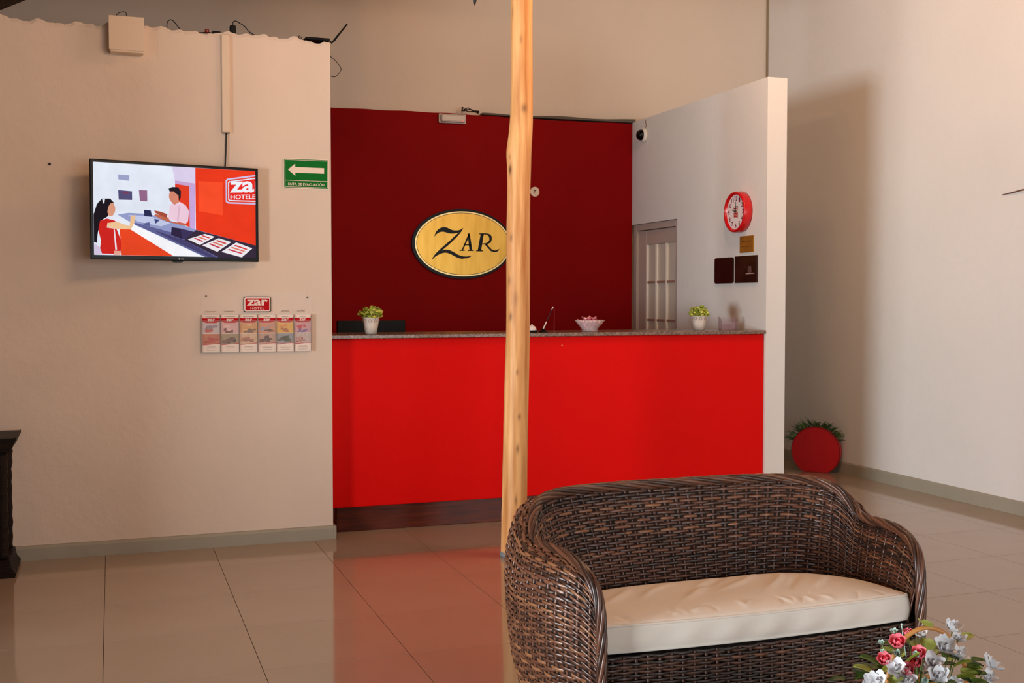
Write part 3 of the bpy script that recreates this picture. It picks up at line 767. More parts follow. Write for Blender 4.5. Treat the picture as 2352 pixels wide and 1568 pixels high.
M_PAPER = mat('paper', (240,222,208), .6); M_INK = mat('ink', (90,60,56), .6)
# six brochures: name strip, red band, two photos, white foot with small print
BR = [('white lobby photo above a red bed', [(198,184,186),(150,130,140),(190,80,60)], [(204,120,84),(176,50,36),(196,70,52)]),
      ('pink bed photo above a grey lounge', [(216,170,166),(232,196,188),(120,64,58)], [(172,150,116),(58,44,38),(130,84,70)]),
      ('orange room photo above a pale dining hall', [(206,150,92),(222,172,116),(120,92,70)], [(224,186,152),(190,120,90),(168,110,86)]),
      ('orange and blue photo above a brown bedroom', [(204,140,104),(140,150,178),(96,60,56)], [(196,158,136),(110,60,52),(86,56,50)]),
      ('yellow room photo above a green garden', [(220,170,70),(212,140,70),(170,96,40)], [(150,152,158),(70,84,52),(60,64,40)]),
      ('red flower photo above a white bed', [(200,150,156),(190,48,62),(112,90,140)], [(206,186,178),(160,52,48),(190,140,126)])]
for k in range(6):
    x0, x1 = BX[k]+.0035, BX[k+1]-.0035; cxm = (x0+x1)/2; zb, zt = 1.1475, 1.366
    q = onY(YL-.013); mb = MB().m(M_PAPER); W = x1-x0
    mb.prism([(x0,zb),(x1,zb),(x1,zt),(x0,zt)], q, 0, .0022)
    d = .0025
    mb.m(M_LRED).flat([(x0,1.328),(x1,1.328),(x1,1.347),(x0,1.347)], q, d)
    mb.flat([(x0+W*.2,1.318),(x1-W*.2,1.318),(x1,1.329),(x0,1.329)], q, d)
    c1, c2, c3 = [mat('print_%d_%d_%d' % c, c, .5) for c in BR[k][1]]; e1, e2, e3 = [mat('print_%d_%d_%d' % c, c, .5, var=.3, vscale=60) for c in BR[k][2]]
    zm = 1.258
    mb.m(c1).flat([(x0,zm),(x1,zm),(x1,1.327),(x1-W*.2,1.317),(x0+W*.2,1.317),(x0,1.327)], q, d)
    r = random.Random(20+k)
    for c_, lo, hi in ((c2,zm+.012,1.312),(c3,zm,zm+.03)):
        for _ in range(4):
            a = x0+W*r.uniform(.05,.6); b_ = r.uniform(lo,hi-.012); ww = W*r.uniform(.15,.38); hh = r.uniform(.006,.018)
            d += .0001; mb.m(c_).flat([(a,b_),(min(a+ww,x1),b_+.002),(min(a+ww*.9,x1),b_+hh),(a+ww*.1,b_+hh*.8)], q, d)
    d += .0001; mb.m(e1).flat([(x0,1.196),(x1,1.196),(x1,zm-.003),(x0,zm-.003)], q, d)
    for c_ in (e2, e3):
        for _ in range(4):
            a = x0+W*r.uniform(.02,.6); b_ = r.uniform(1.197,1.225); ww = W*r.uniform(.15,.4); hh = r.uniform(.008,.022)
            d += .0001; mb.m(c_).flat([(a,b_),(min(a+ww,x1),b_),(min(a+ww*.9,x1),b_+hh),(a+ww*.1,b_+hh*.85)], q, d)
    d += .0001; mb.m(M_LRED).flat([(x0,1.190),(x1,1.190),(x1,1.2005),(cxm,1.196),(x0,1.194)], q, d)
    d += .0001; mb.m(M_PAPER).flat([(x0,zb),(x1,zb),(x1,1.196),(cxm+W*.15,1.195),(x0+W*.2,1.190),(x0,1.187)], q, d)
    mb.m(M_LW); add_text(mb, 'zar', .02, q, d+.0002, offset=.02, width=W*.42, height=.0135, cx=cxm, cz=1.336)
    mb.m(M_INK)
    for zz, ww in ((1.178,.5),(1.171,.6),(1.159,.55)): mb.flat([(cxm-W*ww/2,zz),(cxm+W*ww/2,zz),(cxm+W*ww/2,zz+.0016),(cxm-W*ww/2,zz+.0016)], q, d+.0002)
    add_text(mb, ['Coatzacoalcos','Guadalajara','San Luis Potosí','Mérida','Colima','La Paz'][k], .01, q, d+.0002, width=W*(.62 if k < 3 else .36), height=.0065, cx=cxm, cz=1.3555)
    o = mb.build('brochure')
    tag(o, 'brochure with %s, %s rack pocket' % (BR[k][0], ['first','second','third','fourth','fifth','last'][k]), 'brochure', 'hotel brochures in the wall rack')

# things lying on the wall top
ZT = 3.004
o = MB().m(M_CABLE, True).tube(catmull([(.325,6.9,ZT+.006),(.328,6.9,3.062),(.347,6.9,3.080),(.366,6.9,3.069),(.398,6.9,3.030),(.42,6.9,ZT+.004)], 30), .0028, 6).build('wire_loop')
tag(o, 'thin dark wire loop standing up from the wall top right of the junction box', 'wire')
o = MB().m(M_CABLE, True).tube(catmull([(.470,6.87,ZT+.004),(.52,6.87,ZT+.007),(.55,6.87,ZT+.012),(.60,6.87,ZT+.006),(.66,6.88,ZT+.004),(.67,6.9,ZT+.003)], 24), .004, 6).build('loose_cable')
tag(o, 'loose dark cable lying on the wall top beside the black power adapter', 'cable')
g = empty('power_plug', (.546,6.84,ZT+.004), label='small red plug lying on the wall top', cat='plug')
MB().m(mat('plug_red', (120,20,14), .4)).bbox((-.012,-.008,0),(.012,.01,.020),.003,1).build('body', g); MB().m(M_STEEL).box((.0,-.010,.004),(.005,-.0085,.010)).build('contact', g)
o = MB().m(M_BLACK).bbox((.575,6.835,ZT+.002),(.625,6.855,ZT+.016),.004,1).build('cable_clip'); tag(o, 'flat black connector lying on the wall top right of the red plug', 'connector')
g = empty('power_adapter', (.695,6.86,ZT+.005), label='upright black power adapter standing on the wall top', cat='adapter')
MB().m(M_BLACK).bbox((-.018,-.014,0),(.018,.014,.056),.006,2).build('body', g)
MB().m(M_CABLE, True).tube(catmull([(0,0,.056),(.002,0,.075),(.016,0,.084),(.04,0,.073),(.066,0,.058),(.09,0,.032),(.115,.01,.018),(.16,.02,.004)], 40), .003, 6).build('lead', g)
g = empty('router', (1.20,6.87,ZT+.006), label='flat black router with one tilted antenna at the wall corner', cat='router')
MB().m(M_BLACK).bbox((-.085,-.05,0),(.062,.05,.016),.005,2).build('body', g)
MB().m(M_BLACK, True).tube([(.066,-.02,.006),(.076,-.02,-.004),(.092,-.02,.012),(.172,-.02,.116)], [.006,.006,.006,.0045], 8).build('antenna', g)
MB().m(M_CABLE, True).tube(catmull([(-.085,.0,.008),(-.11,0,.012),(-.122,0,.022),(-.112,0,.026),(-.10,0,.014),(-.112,0,.001)], 24), .0022, 6).build('lead', g)
o = MB().m(M_CABLE, True).tube(catmull([(1.262,6.9,2.945),(1.30,6.9,2.918),(1.342,6.9,2.867),(1.325,6.9,2.832),(1.300,6.9,2.812),(1.262,6.9,2.822)], 40), .0022, 6).build('wire_loop')
tag(o, 'thin dark wire loop sticking out of the wall end below the router', 'wire')

# ================================================================== THINGS ON THE RED WALL
g = empty('oval_sign', (2.787,YB,1.919), label='oval brass sign with black italic lettering on the dark red wall', cat='sign')
def zcrop(x, y): return ((x-553)*.836/746, (1155-y)*.543/515)
MB().m(M_BLACKG).prism(ell(-.004,.0,.440,.292,80), Q, .001,.018).build('black_backing', g)
MB().m(M_BRASSP).prism(ell(0,0,.418,.2715,80), Q, .0181,.022).build('pale_rim', g)
MB().m(M_BLACKG).prism(ell(0,0,.4065,.260,80), Q, .0221,.0224).build('black_line', g)
MB().m(M_BRASS).prism(ell(0,0,.4025,.256,80), Q, .0225,.0228).build('brass_field', g)
mb = MB().m(M_BLACKG)
ZP = [(328,1103),(333,1082),(340,1065),(354,1046),(370,1035),(390,1027),(410,1025),(428,1030),(445,1038),(462,1046),(480,1050),(500,1050),(515,1048),(535,1040),(552,1027),(545,1045),(526,1072),(505,1097),(472,1131),(440,1162),(385,1210),(400,1204),(420,1202),(440,1204),(460,1212),(480,1222),(505,1238),(530,1248),(552,1253),(575,1254),(600,1251),(622,1245),(602,1259),(580,1268),(540,1273),(520,1269),(500,1262),(477,1250),(455,1238),(432,1229),(410,1226),(390,1230),(370,1238),(350,1248),(335,1258),(320,1272),(310,1283),(312,1272),(320,1258),(330,1243),(345,1225),(390,1182),(450,1128),(500,1080),(518,1064),(500,1071),(480,1074),(460,1075),(440,1074),(420,1067),(400,1062),(384,1062),(370,1066),(355,1073),(345,1082),(336,1092)]
mb.prism([zcrop(*p) for p in ZP], Q, .0229,.0245)
for pl in ([(538,1207),(548,1207),(601,1088),(593,1074)], [(585,1072),(602,1070),(622,1207),(600,1207)], [(555,1158),(612,1158),(612,1166),(552,1166)], [(524,1202),(563,1202),(561,1210),(522,1210)], [(588,1202),(634,1202),(632,1210),(588,1210)],
           [(688,1074),(713,1074),(691,1206),(664,1206)], [(654,1203),(706,1203),(704,1212),(652,1212)], [(678,1068),(716,1068),(714,1077),(678,1077)],
           [(705,1068),(740,1068),(762,1075),(774,1090),(777,1110),(772,1130),(758,1146),(735,1155),(700,1157),(701,1149),(726,1147),(745,1138),(756,1122),(757,1106),(751,1089),(735,1077),(705,1077)],
           [(715,1152),(738,1152),(756,1176),(775,1195),(800,1203),(822,1197),(838,1188),(830,1204),(815,1214),(795,1217),(768,1208),(735,1172)]):
    mb.prism([zcrop(*p) for p in pl], Q, .0229,.0245)
mb.build('lettering', g)
# small round badge half hidden by the post
g = empty('round_badge', (3.432,YB,2.376), label='small round white badge on the red wall half hidden by the post', cat='badge')
MB().m(M_SIGNW).prism(ell(0,0,.042,.042,32), Q, .001,.008).build('disc', g)
mb = MB().m(M_LB); add_text(mb, 'Z', .03, Q, .0085, offset=.02, width=.026, height=.030, cx=-.004, cz=.0); mb.build('letter', g)
# emergency light at the top of the red wall
g = empty('emergency_light', (2.693,YB,2.917), label='white emergency light box at the top of the red wall', cat='lamp')
MB().m(M_WHITEP).bbox((-.118,-.03,.0),(.118,-.001,.076),.008,3).build('base', g)
MB().m(mat('diffuser', (206,196,190), .3, trans=.1)).bbox((-.106,-.062,.006),(.108,-.031,.070),.014,3).build('diffuser', g)
MB().m(mat('led_pink', (240,90,110), .3, emit=.6)).ball((.076,-.063,.014),.006,8,6).build('indicator', g)
g = empty('cable_bundle', (2.83,YB-.02,3.006), label='tangled black cable bundle on the red wall top above the emergency light', cat='cable')
r = random.Random(9)
for k in range(4):
    pts = [(-.055,0,.004),(-.052,0,.046-.004*k)]+[(-.04+.03*j+r.uniform(-.012,.012),r.uniform(-.02,.02),.012+r.uniform(0,.042)*(1-j/6)) for j in range(5)]+[(.085,0,.004)]
    MB().m(M_CABLE, True).tube(catmull(pts, 50), .004, 6).build('strand', g)

# ================================================================== THINGS ON THE DIVIDER WALL
D = onX(0)
# wall clock, facing -X
CX = empty('wall_clock', (XP,7.232,2.092), label='round red wall clock with white dial above the brass plate', cat='clock')
M_CRED = mat('clock_red', (200,14,22), .3, coat=.3); RC = Matrix.Rotation(-math.pi/2,4,'Y')
MB().m(M_CRED, True).lathe([(.10,.001),(.148,.002),(.149,.02),(.149,.060),(.145,.068),(.138,.070),(.129,.066),(.127,.050),(.10,.049)],64,(0,0,0),RC).build('case', CX)
MB().m(mat('dial_white', (236,226,226), .4)).lathe([(.02,.0495),(.1268,.0497),(.1268,.0515),(.02,.0515)],48,(0,0,0),RC).build('dial', CX)
M_NUM = mat('numeral_red', (120,8,36), .5); Dm = lambda a,b,d: (-d, -a, b)      # a runs towards the viewer's right (-Y)
for h in range(1,13):
    a = math.radians(90-30*h); mb = MB().m(M_NUM); add_text(mb, str(h), .034, Dm, .0519, offset=.03, width=.020 if h < 10 else .032, height=.033, cx=.098*math.cos(a), cz=.098*math.sin(a)); mb.build('numeral', CX)
mb = MB().m(M_LB).prism([(-.031,-.042),(.031,-.042),(.031,.042),(-.031,.042)], Dm, .0517,.0519); mb.m(M_LW).prism([(-.028,-.039),(.028,-.039),(.028,.039),(-.028,.039)], Dm, .05191,.0521)
mb.m(M_LRED).prism([(-.025,-.036),(.025,-.036),(.025,-.006),(-.025,-.006)], Dm, .05211,.0523); mb.prism([(-.025,.022),(.025,.022),(.025,.032),(-.025,.032)], Dm, .05211,.0523)
mb.m(M_LB); add_text(mb, 'zar', .02, Dm, .0525, offset=.02, width=.046, height=.022, cx=0, cz=.007); mb.m(M_LW); add_text(mb, 'HOTEL', .02, Dm, .0525, width=.038, height=.012, cx=0, cz=-.021)
mb.build('dial_logo', CX)
mb = MB().m(M_BLACK); mb.prism([(-.03,.026),(.008,.026),(.008,.030),(-.03,.030)], Dm, .053,.0535); mb.prism([(-.003,-.005),(.003,-.005),(.0022,.075),(-.0022,.075)], Dm, .0538,.0542); mb.prism([(.002,-.003),(.002,.003),(-.052,.022),(-.053,.017)], Dm, .0545,.055); mb.build('hands', CX)
# brass plate
g = empty('brass_plate', (XP,7.157,1.856), label='small square brass plate with two engraved lines under the clock', cat='plaque')
MB().m(mat('brass_dull', (190,132,50), .4, .5, var=.15, vscale=10)).prism([(-.092,-.06),(.092,-.06),(.092,.06),(-.092,.06)], Dm, .001,.007).build('plate', g)
for tx, ww, zz in (('Bienvenidos',.125,.022),('Check out 1 pm',.15,-.018)): mb = MB().m(mat('engraving', (96,58,16), .6)); add_text(mb, tx, .02, Dm, .0075, width=ww, height=.014, cx=0, cz=zz); mb.build('engraved_line', g)
# two dark plaques
M_PLQ = mat('plaque_dark', (44,18,16), .25, var=.3, vscale=8)
o = MB().m(M_PLQ).prism(rrect(-.134,-.096,.134,.096,.018), Dm, .001,.012).build('dark_plaque', None, (XP,7.471,1.672)); tag(o, 'plain dark brown plaque with rounded corners, beside the door', 'plaque')
g = empty('dark_plaque', (XP,7.159,1.674), label='square dark brown plaque with a small pale emblem under the brass plate', cat='plaque')
MB().m(mat('plaque_dark2', (58,30,22), .22, rgb2=(30,14,12), vscale=5)).prism([(-.150,-.098),(.150,-.098),(.150,.098),(-.150,.098)], Dm, .001,.012).build('plate', g)
mb = MB().m(mat('emblem_pale', (176,150,136), .4)); mb.prism([(.005,-.036),(.12,-.034),(.12,-.027),(.005,-.029)], Dm, .0121,.0128); mb.m(mat('emblem_grey', (96,70,62), .4)).prism([(.03,-.024),(.085,-.024),(.078,.022),(.036,.022)], Dm, .0121,.0126); mb.build('emblem', g)
# dome camera
g = empty('dome_camera', (XP,8.83,2.868), label='small dome camera high in the corner of the divider wall', cat='camera')
MB().m(M_WHITEP, True).lathe([(.05,.001),(.062,.002),(.062,.02),(.05,.034)],32,(0,0,0),RC).build('base', g)
MB().m(M_BLACKG, True).lathe([(.046,.03),(.046,.040),(.042,.056),(.030,.070),(.014,.077),(.002,.078)],32,(0,0,0),RC).build('dome', g)
MB().m(M_STEEL, True).ball((-.066,-.022,.01),.008,8,6).build('lens', g)
MB().m(mat('wire_pale', (150,120,110), .6), True).tube(catmull([(-.006,-.02,.06),(-.006,-.035,.085),(-.006,-.02,.105),(-.006,-.025,.126)], 16), .003, 6).build('lead', g)

# ================================================================== THINGS ON THE COUNTER
M_POT = mat('pot_white', (228,214,200), .5)
M_LEAFY = [mat('bloom_%d' % k, c, .6) for k, c in enumerate(((204,208,84),(182,198,66),(222,220,122),(150,170,52)))]
def potted(x, y, h, rt, rb, spread, label, seed):
    g = empty('potted_plant', (x,y,CZ), label=label, cat='plant', group='small potted plants on the reception counter')
    def sc(a, z): return 1+.035*(math.cos(a*9)*max(0,(z-h*.7)/(h*.3)))
    pot = MB().m(M_POT, True).lathe([(rb*.6,0),(rb,.001),(rb+(rt-rb)*.5,h*.5),(rt,h),(rt*1.02,h+.002),(rt*.95,h+.001),(rt*.9,h*.8),(rt*.3,h*.78)],36,(0,0,0),None,sc).build('pot', g)
    for k in range(9):
        a = 2*math.pi*k/9+.2; rr = rb+(rt-rb)*.84+.0008
        M_ = Matrix.Translation((rr*math.cos(a), rr*math.sin(a), h*.82)) @ Matrix.Rotation(a, 4, 'Z')
        pts = [M_ @ Vector((.0006, .0085*math.cos(t*math.pi/8), .0095*math.sin(t*math.pi/8))) for t in range(16)]
        MB().m(mat('pot_lace', (176,156,146), .6), True).tube(pts, .0013, 5, closed=True).build('lace_ring', pot)
    mb = MB(); r = random.Random(seed)
    for k in range(260):
        a = r.uniform(0,2*math.pi); e = math.acos(r.uniform(-.25,1)); R = spread*(r.uniform(.55,1) if k > 30 else r.uniform(.2,.6))
        c = Vector((R*math.sin(e)*math.cos(a)*1.0, R*math.sin(e)*math.sin(a), h+.012+R*math.cos(e)*.82))
        mb.m(r.choice(M_LEAFY), True)
        n = 5; s = r.uniform(.009,.014); rot = Matrix.Rotation(r.uniform(0,6.3),3,'Z') @ Matrix.Rotation(r.uniform(-1,1),3,'X') @ Matrix.Rotation(r.uniform(-1,1),3,'Y')
        vs = [tuple(c+rot @ Vector((0,0,-s*.3)))]+[tuple(c+rot @ Vector((s*math.cos(2*math.pi*q/10)*(1 if q%2==0 else .55), s*math.sin(2*math.pi*q/10)*(1 if q%2==0 else .55), s*.35*(1 if q%2==0 else .2)))) for q in range(10)]
        mb.add(vs, [(0,1+q,1+(q+1)%10) for q in range(10)])
    tag(mb.build('blossoms', g), kind='stuff')
    st = MB().m(mat('stem_green', (96,110,44), .7), True)
    for k in range(14):
        a = r.uniform(0,6.3); R = spread*.6; st.tube([(0,0,h*.78),(R*.4*math.cos(a),R*.4*math.sin(a),h+.015),(R*math.cos(a),R*math.sin(a),h+.03)], .0013, 5)
    tag(st.build('stems', g), kind='stuff')
potted(1.547,7.02,.105,.0535,.036,.080,'white pot of pale green blossoms at the left end of the counter',1)
potted(3.945,7.12,.103,.054,.038,.074,'white pot of pale green blossoms at the right end of the counter',2)
# bell beside the post
g = empty('counter_bell', (2.635,7.02,CZ), label='small counter bell with white dome and black base behind the post', cat='bell')
MB().m(M_BLACK, True).lathe([(.02,0),(.036,.001),(.037,.012),(.02,.013)],28).build('base', g)
MB().m(mat('bell_white', (232,214,206), .25), True).lathe([(.031,.0135),(.031,.020),(.027,.033),(.017,.043),(.006,.047),(.006,.052),(.003,.054)],28).build('dome', g)
# pen stand: black foot, white slanted pen, bead chain
g = empty('pen_stand', (2.727,7.05,CZ), label='slanted pen in a black stand with a thin bead chain', cat='pen stand')
MB().m(M_BLACK, True).lathe([(.012,0),(.030,.001),(.030,.005),(.014,.010),(.009,.020)],24).build('foot', g)
pen = MB().m(M_WHITEP, True).tube([(.0,0,.016),(.002,0,.026),(.024,0,.070)], .0045, 8).build('pen_socket', g)
MB().m(mat('pen_dark', (56,10,14), .5), True).tube([(.024,0,.070),(.064,0,.152)], .0038, 8).build('pen_barrel', g)
MB().m(M_WHITEP, True).tube([(.062,0,.150),(.071,0,.170)], .0036, 8).build('pen_cap', g)
MB().m(mat('chain', (190,110,110), .35, .6), True).tube(catmull([(.071,0,.168),(.078,0,.160),(.079,0,.10),(.079,.002,.03),(.082,.004,.006),(.088,.006,.002)], 30), .0014, 5).build('bead_chain', g)
# glass bowl with pink candies
bx, by = 3.070, 7.06
g = empty('glass_bowl', (bx,by,CZ), label='clear fluted glass bowl holding pink candies', cat='bowl')
MB().m(M_GLASS, True).lathe([(.03,0),(.056,.001),(.058,.006),(.050,.010),(.064,.030),(.086,.058),(.102,.080),(.0995,.080),(.083,.058),(.061,.032),(.046,.014),(.02,.012)],48,(0,0,0),None,lambda a,z:1+.03*math.cos(a*12)*min(1,max(0,(z-.02)/.05))).build('bowl', g)
M_CANDY = [mat('candy_%d' % k, c, .3, coat=.3) for k, c in enumerate(((214,120,132),(232,164,166),(196,92,108)))]
cm = []
for k in range(3):
    mb = MB().m(M_CANDY[k], True); mb.ball((0,0,0),(.015,.009,.008),10,6)
    for s_ in (-1,1): mb.add([(s_*.013,0,0),(s_*.026,.009,.004),(s_*.028,0,-.004),(s_*.026,-.009,.003)],[(0,1,2),(0,2,3)])
    o = mb.build('pink_candy'); cm.append(o)
spots = []; r = random.Random(6)
for lay, (R, n, z) in enumerate(((.024,5,.030),(.048,10,.047),(.020,4,.050),(.062,13,.068),(.030,7,.072),(.035,7,.088),(.010,2,.092))):
    for k in range(n):
        a = 2*math.pi*k/n+lay*.5; spots.append((R*math.cos(a), R*math.sin(a), z+r.uniform(-.002,.002)))
for k, p in enumerate(spots):
    o = cm[k] if k < 3 else bpy.data.objects.new('pink_candy', cm[k % 3].data)
    if k >= 3: COL.objects.link(o)
    o.location = (bx+p[0], by+p[1], CZ+p[2]); o.rotation_euler = (r.uniform(-.5,.5), r.uniform(-.5,.5), r.uniform(0,6.3))
    tag(o, 'pink wrapped candy heaped in the glass bowl on the counter', 'candy', 'pink candies in the glass bowl')
# clear card holder
g = empty('card_holder', (4.196,7.13,CZ), label='clear violet-tinted acrylic card holder at the right end of the counter', cat='holder')
M_VIO = mat('violet_acrylic', (170,140,160), .15, alpha=.14, spec=.3)
MB().m(M_VIO).box((-.066,0,0),(.066,.003,.058)).build('front_pane', g); MB().m(M_VIO).box((-.066,.035,0),(.066,.038,.088)).build('back_pane', g)
for s_ in (-1,1): MB().m(mat('violet_edge', (150,112,124), .2, alpha=.3, spec=.3)).prism([(0,0),(.038,0),(.038,.098),(0,.070)], lambda a,b,d:(d,a,b), s_*.066-.0016, s_*.066+.0016).build('side', g)
MB().m(mat('card_grey', (190,160,160), .6, alpha=.6)).box((-.055,.012,.002),(.055,.014,.046)).build('card', g)
for z in (.018,.030): MB().m(mat('card_ink', (110,74,84), .6)).box((-.025,.0105,z),(.02,.0118,z+.003)).build('printed_line', g)
# monitor behind the counter, seen from the back
g = empty('monitor', (1.655,7.50,.731), label='black monitor seen from behind on the desk behind the counter', cat='monitor')
MB().m(M_BLACK).bbox((-.233,-.02,.265),(.233,.02,.583),.006,2).build('screen_housing', g)
MB().m(M_BLACK).bbox((-.10,-.045,.32),(.10,-.0205,.50),.012,2).build('rear_cover', g)
MB().m(M_BLACK).bbox((-.03,-.035,.012),(.03,-.021,.32),.005,1).build('neck', g); MB().m(M_BLACK).bbox((-.11,-.10,0),(.11,.06,.012),.005,1).build('foot', g)

# ================================================================== ROUND RED PLANTER BY THE RIGHT WALL
def planter():
    ctr = (5.570, 8.045, 0); nrm = Vector((-.75,-.66,0)); ax = Vector((.66,-.75,0)); ang = math.atan2(ax.y, ax.x)
    g = empty('round_planter', ctr, ang, label='flat round red planter with spiky grass on the floor by the right wall', cat='planter')
    R = .206; zc = .180; th = .05; cut = -zc
    M_PR = mat('planter_red', (190,14,22), .45)
    pts = []
    for k in range(73):
        a = math.radians(-90+5*k); x, z = R*math.cos(a), R*math.sin(a)
        pts.append((x, max(z, cut)))
    pts = [p for k, p in enumerate(pts) if k == 0 or p != pts[k-1]][:-1]
    # local: x along face, y backwards
    MB().m(M_PR).prism(pts, lambda a,b,d:(a,d,b+zc), 0, th).build('drum', g)
    MB().m(mat('planter_rim', (150,8,16), .4), True).tube([(p[0]*.985,-.001,max(p[1]*.985,cut+.004)+zc) for p in pts], .0045, 6, closed=True).build('face_rim', g)
    MB().m(M_THATCH).box((-.10,.02,zc+R-.03),(.10,th-.01,zc+R-.005)).build('soil', g)
    mb = MB(); r = random.Random(12)
    G = [mat('grass_%d' % k, c, .6) for k, c in enumerate(((74,98,50),(52,74,38),(100,124,66),(60,86,60)))]
    for k in range(190):
        a0 = r.uniform(-2.55,-.55) if k < 150 else r.uniform(-2.75,-.4)
        bxp = R*.93*math.cos(a0); bz = zc-R*.93*math.sin(a0); by_ = r.uniform(.01,th)
        ln = r.uniform(.05,.115)*(1.15 if a0 < -1.8 else .9); dirx = math.cos(a0)*r.uniform(.4,1.5)+r.uniform(-.5,.5); dz = r.uniform(.35,1.0) if a0 > -2.3 else r.uniform(-.1,.6)
        d = Vector((dirx, r.uniform(-.7,.25), dz)).normalized(); side = d.cross(Vector((0,1,0))).normalized()*r.uniform(.0028,.0048)
        p0 = Vector((bxp,by_,bz)); p1 = p0+d*ln*.55; p2 = p0+d*ln+Vector((math.copysign(.012,dirx),0,-.014))
        mb.m(r.choice(G)).add([p0-side,p0+side,p1+side*1.1,p1-side*1.1,p2],[(0,1,2,3),(3,2,4)])
    tag(mb.build('grass', g), kind='stuff')
planter()

# thin rod by the right edge
o = MB().m(mat('rod_brown', (104,74,58), .6), True).tube([(XR-.006,6.185,2.172),(XR-.008,6.12,2.176),(XR-.02,5.99,2.187),(XR-.05,5.6,2.215)], [.002,.0045,.005,.005], 8).build('wall_rod')
tag(o, 'thin brown rod fixed to the white right wall at the picture edge', 'rod')

# ================================================================== CARVED CONSOLE AT THE LEFT EDGE
g = empty('carved_console', (-.49,6.40,0), label='dark carved wooden console standing against the cream wall at the left edge', cat='table')
tp = MB().m(M_BROWNM)
tp.prism([(0,.735),(.012,.738),(.012,.722),(.006,.712),(-.004,.690),(-.012,.672),(-.030,.664),(-.06,.660),(-1.05,.660),(-1.06,.738)], lambda a,b,d:(a,d,b), -.02,.36); tp.build('top', g)
prof = [(.66,.028),(.63,.036),(.60,.030),(.57,.034),(.53,.026),(.50,.031),(.46,.026),(.42,.030),(.37,.027),(.32,.031),(.28,.027),(.24,.032),(.20,.027),(.16,.030),(.12,.026),(.10,.030)]
for lx in (-.062,-.98):
    for ly in (.03,.30):
        lg_ = MB().m(M_BROWNM, True).lathe([(rr,z) for z,rr in reversed(prof)],20,(lx,ly,0)).build('leg', g)
ft = MB().m(M_BROWNM)
for lx in (-.062,-.98): ft = MB().m(M_BROWNM); ft.prism([(lx-.06,0),(lx+.060,0),(lx+.064,.022),(lx+.044,.05),(lx+.036,.095),(lx-.036,.095),(lx-.064,.03)], lambda a,b,d:(a,d,b), -.015,.345); ft.build('foot', g)
MB().m(M_BROWNM).bbox((-.96,.04,.56),(-.10,.07,.659),.006,1).build('apron', g); MB().m(M_BROWNM).bbox((-.96,.15,.12),(-.08,.18,.17),.006,1).build('stretcher', g)

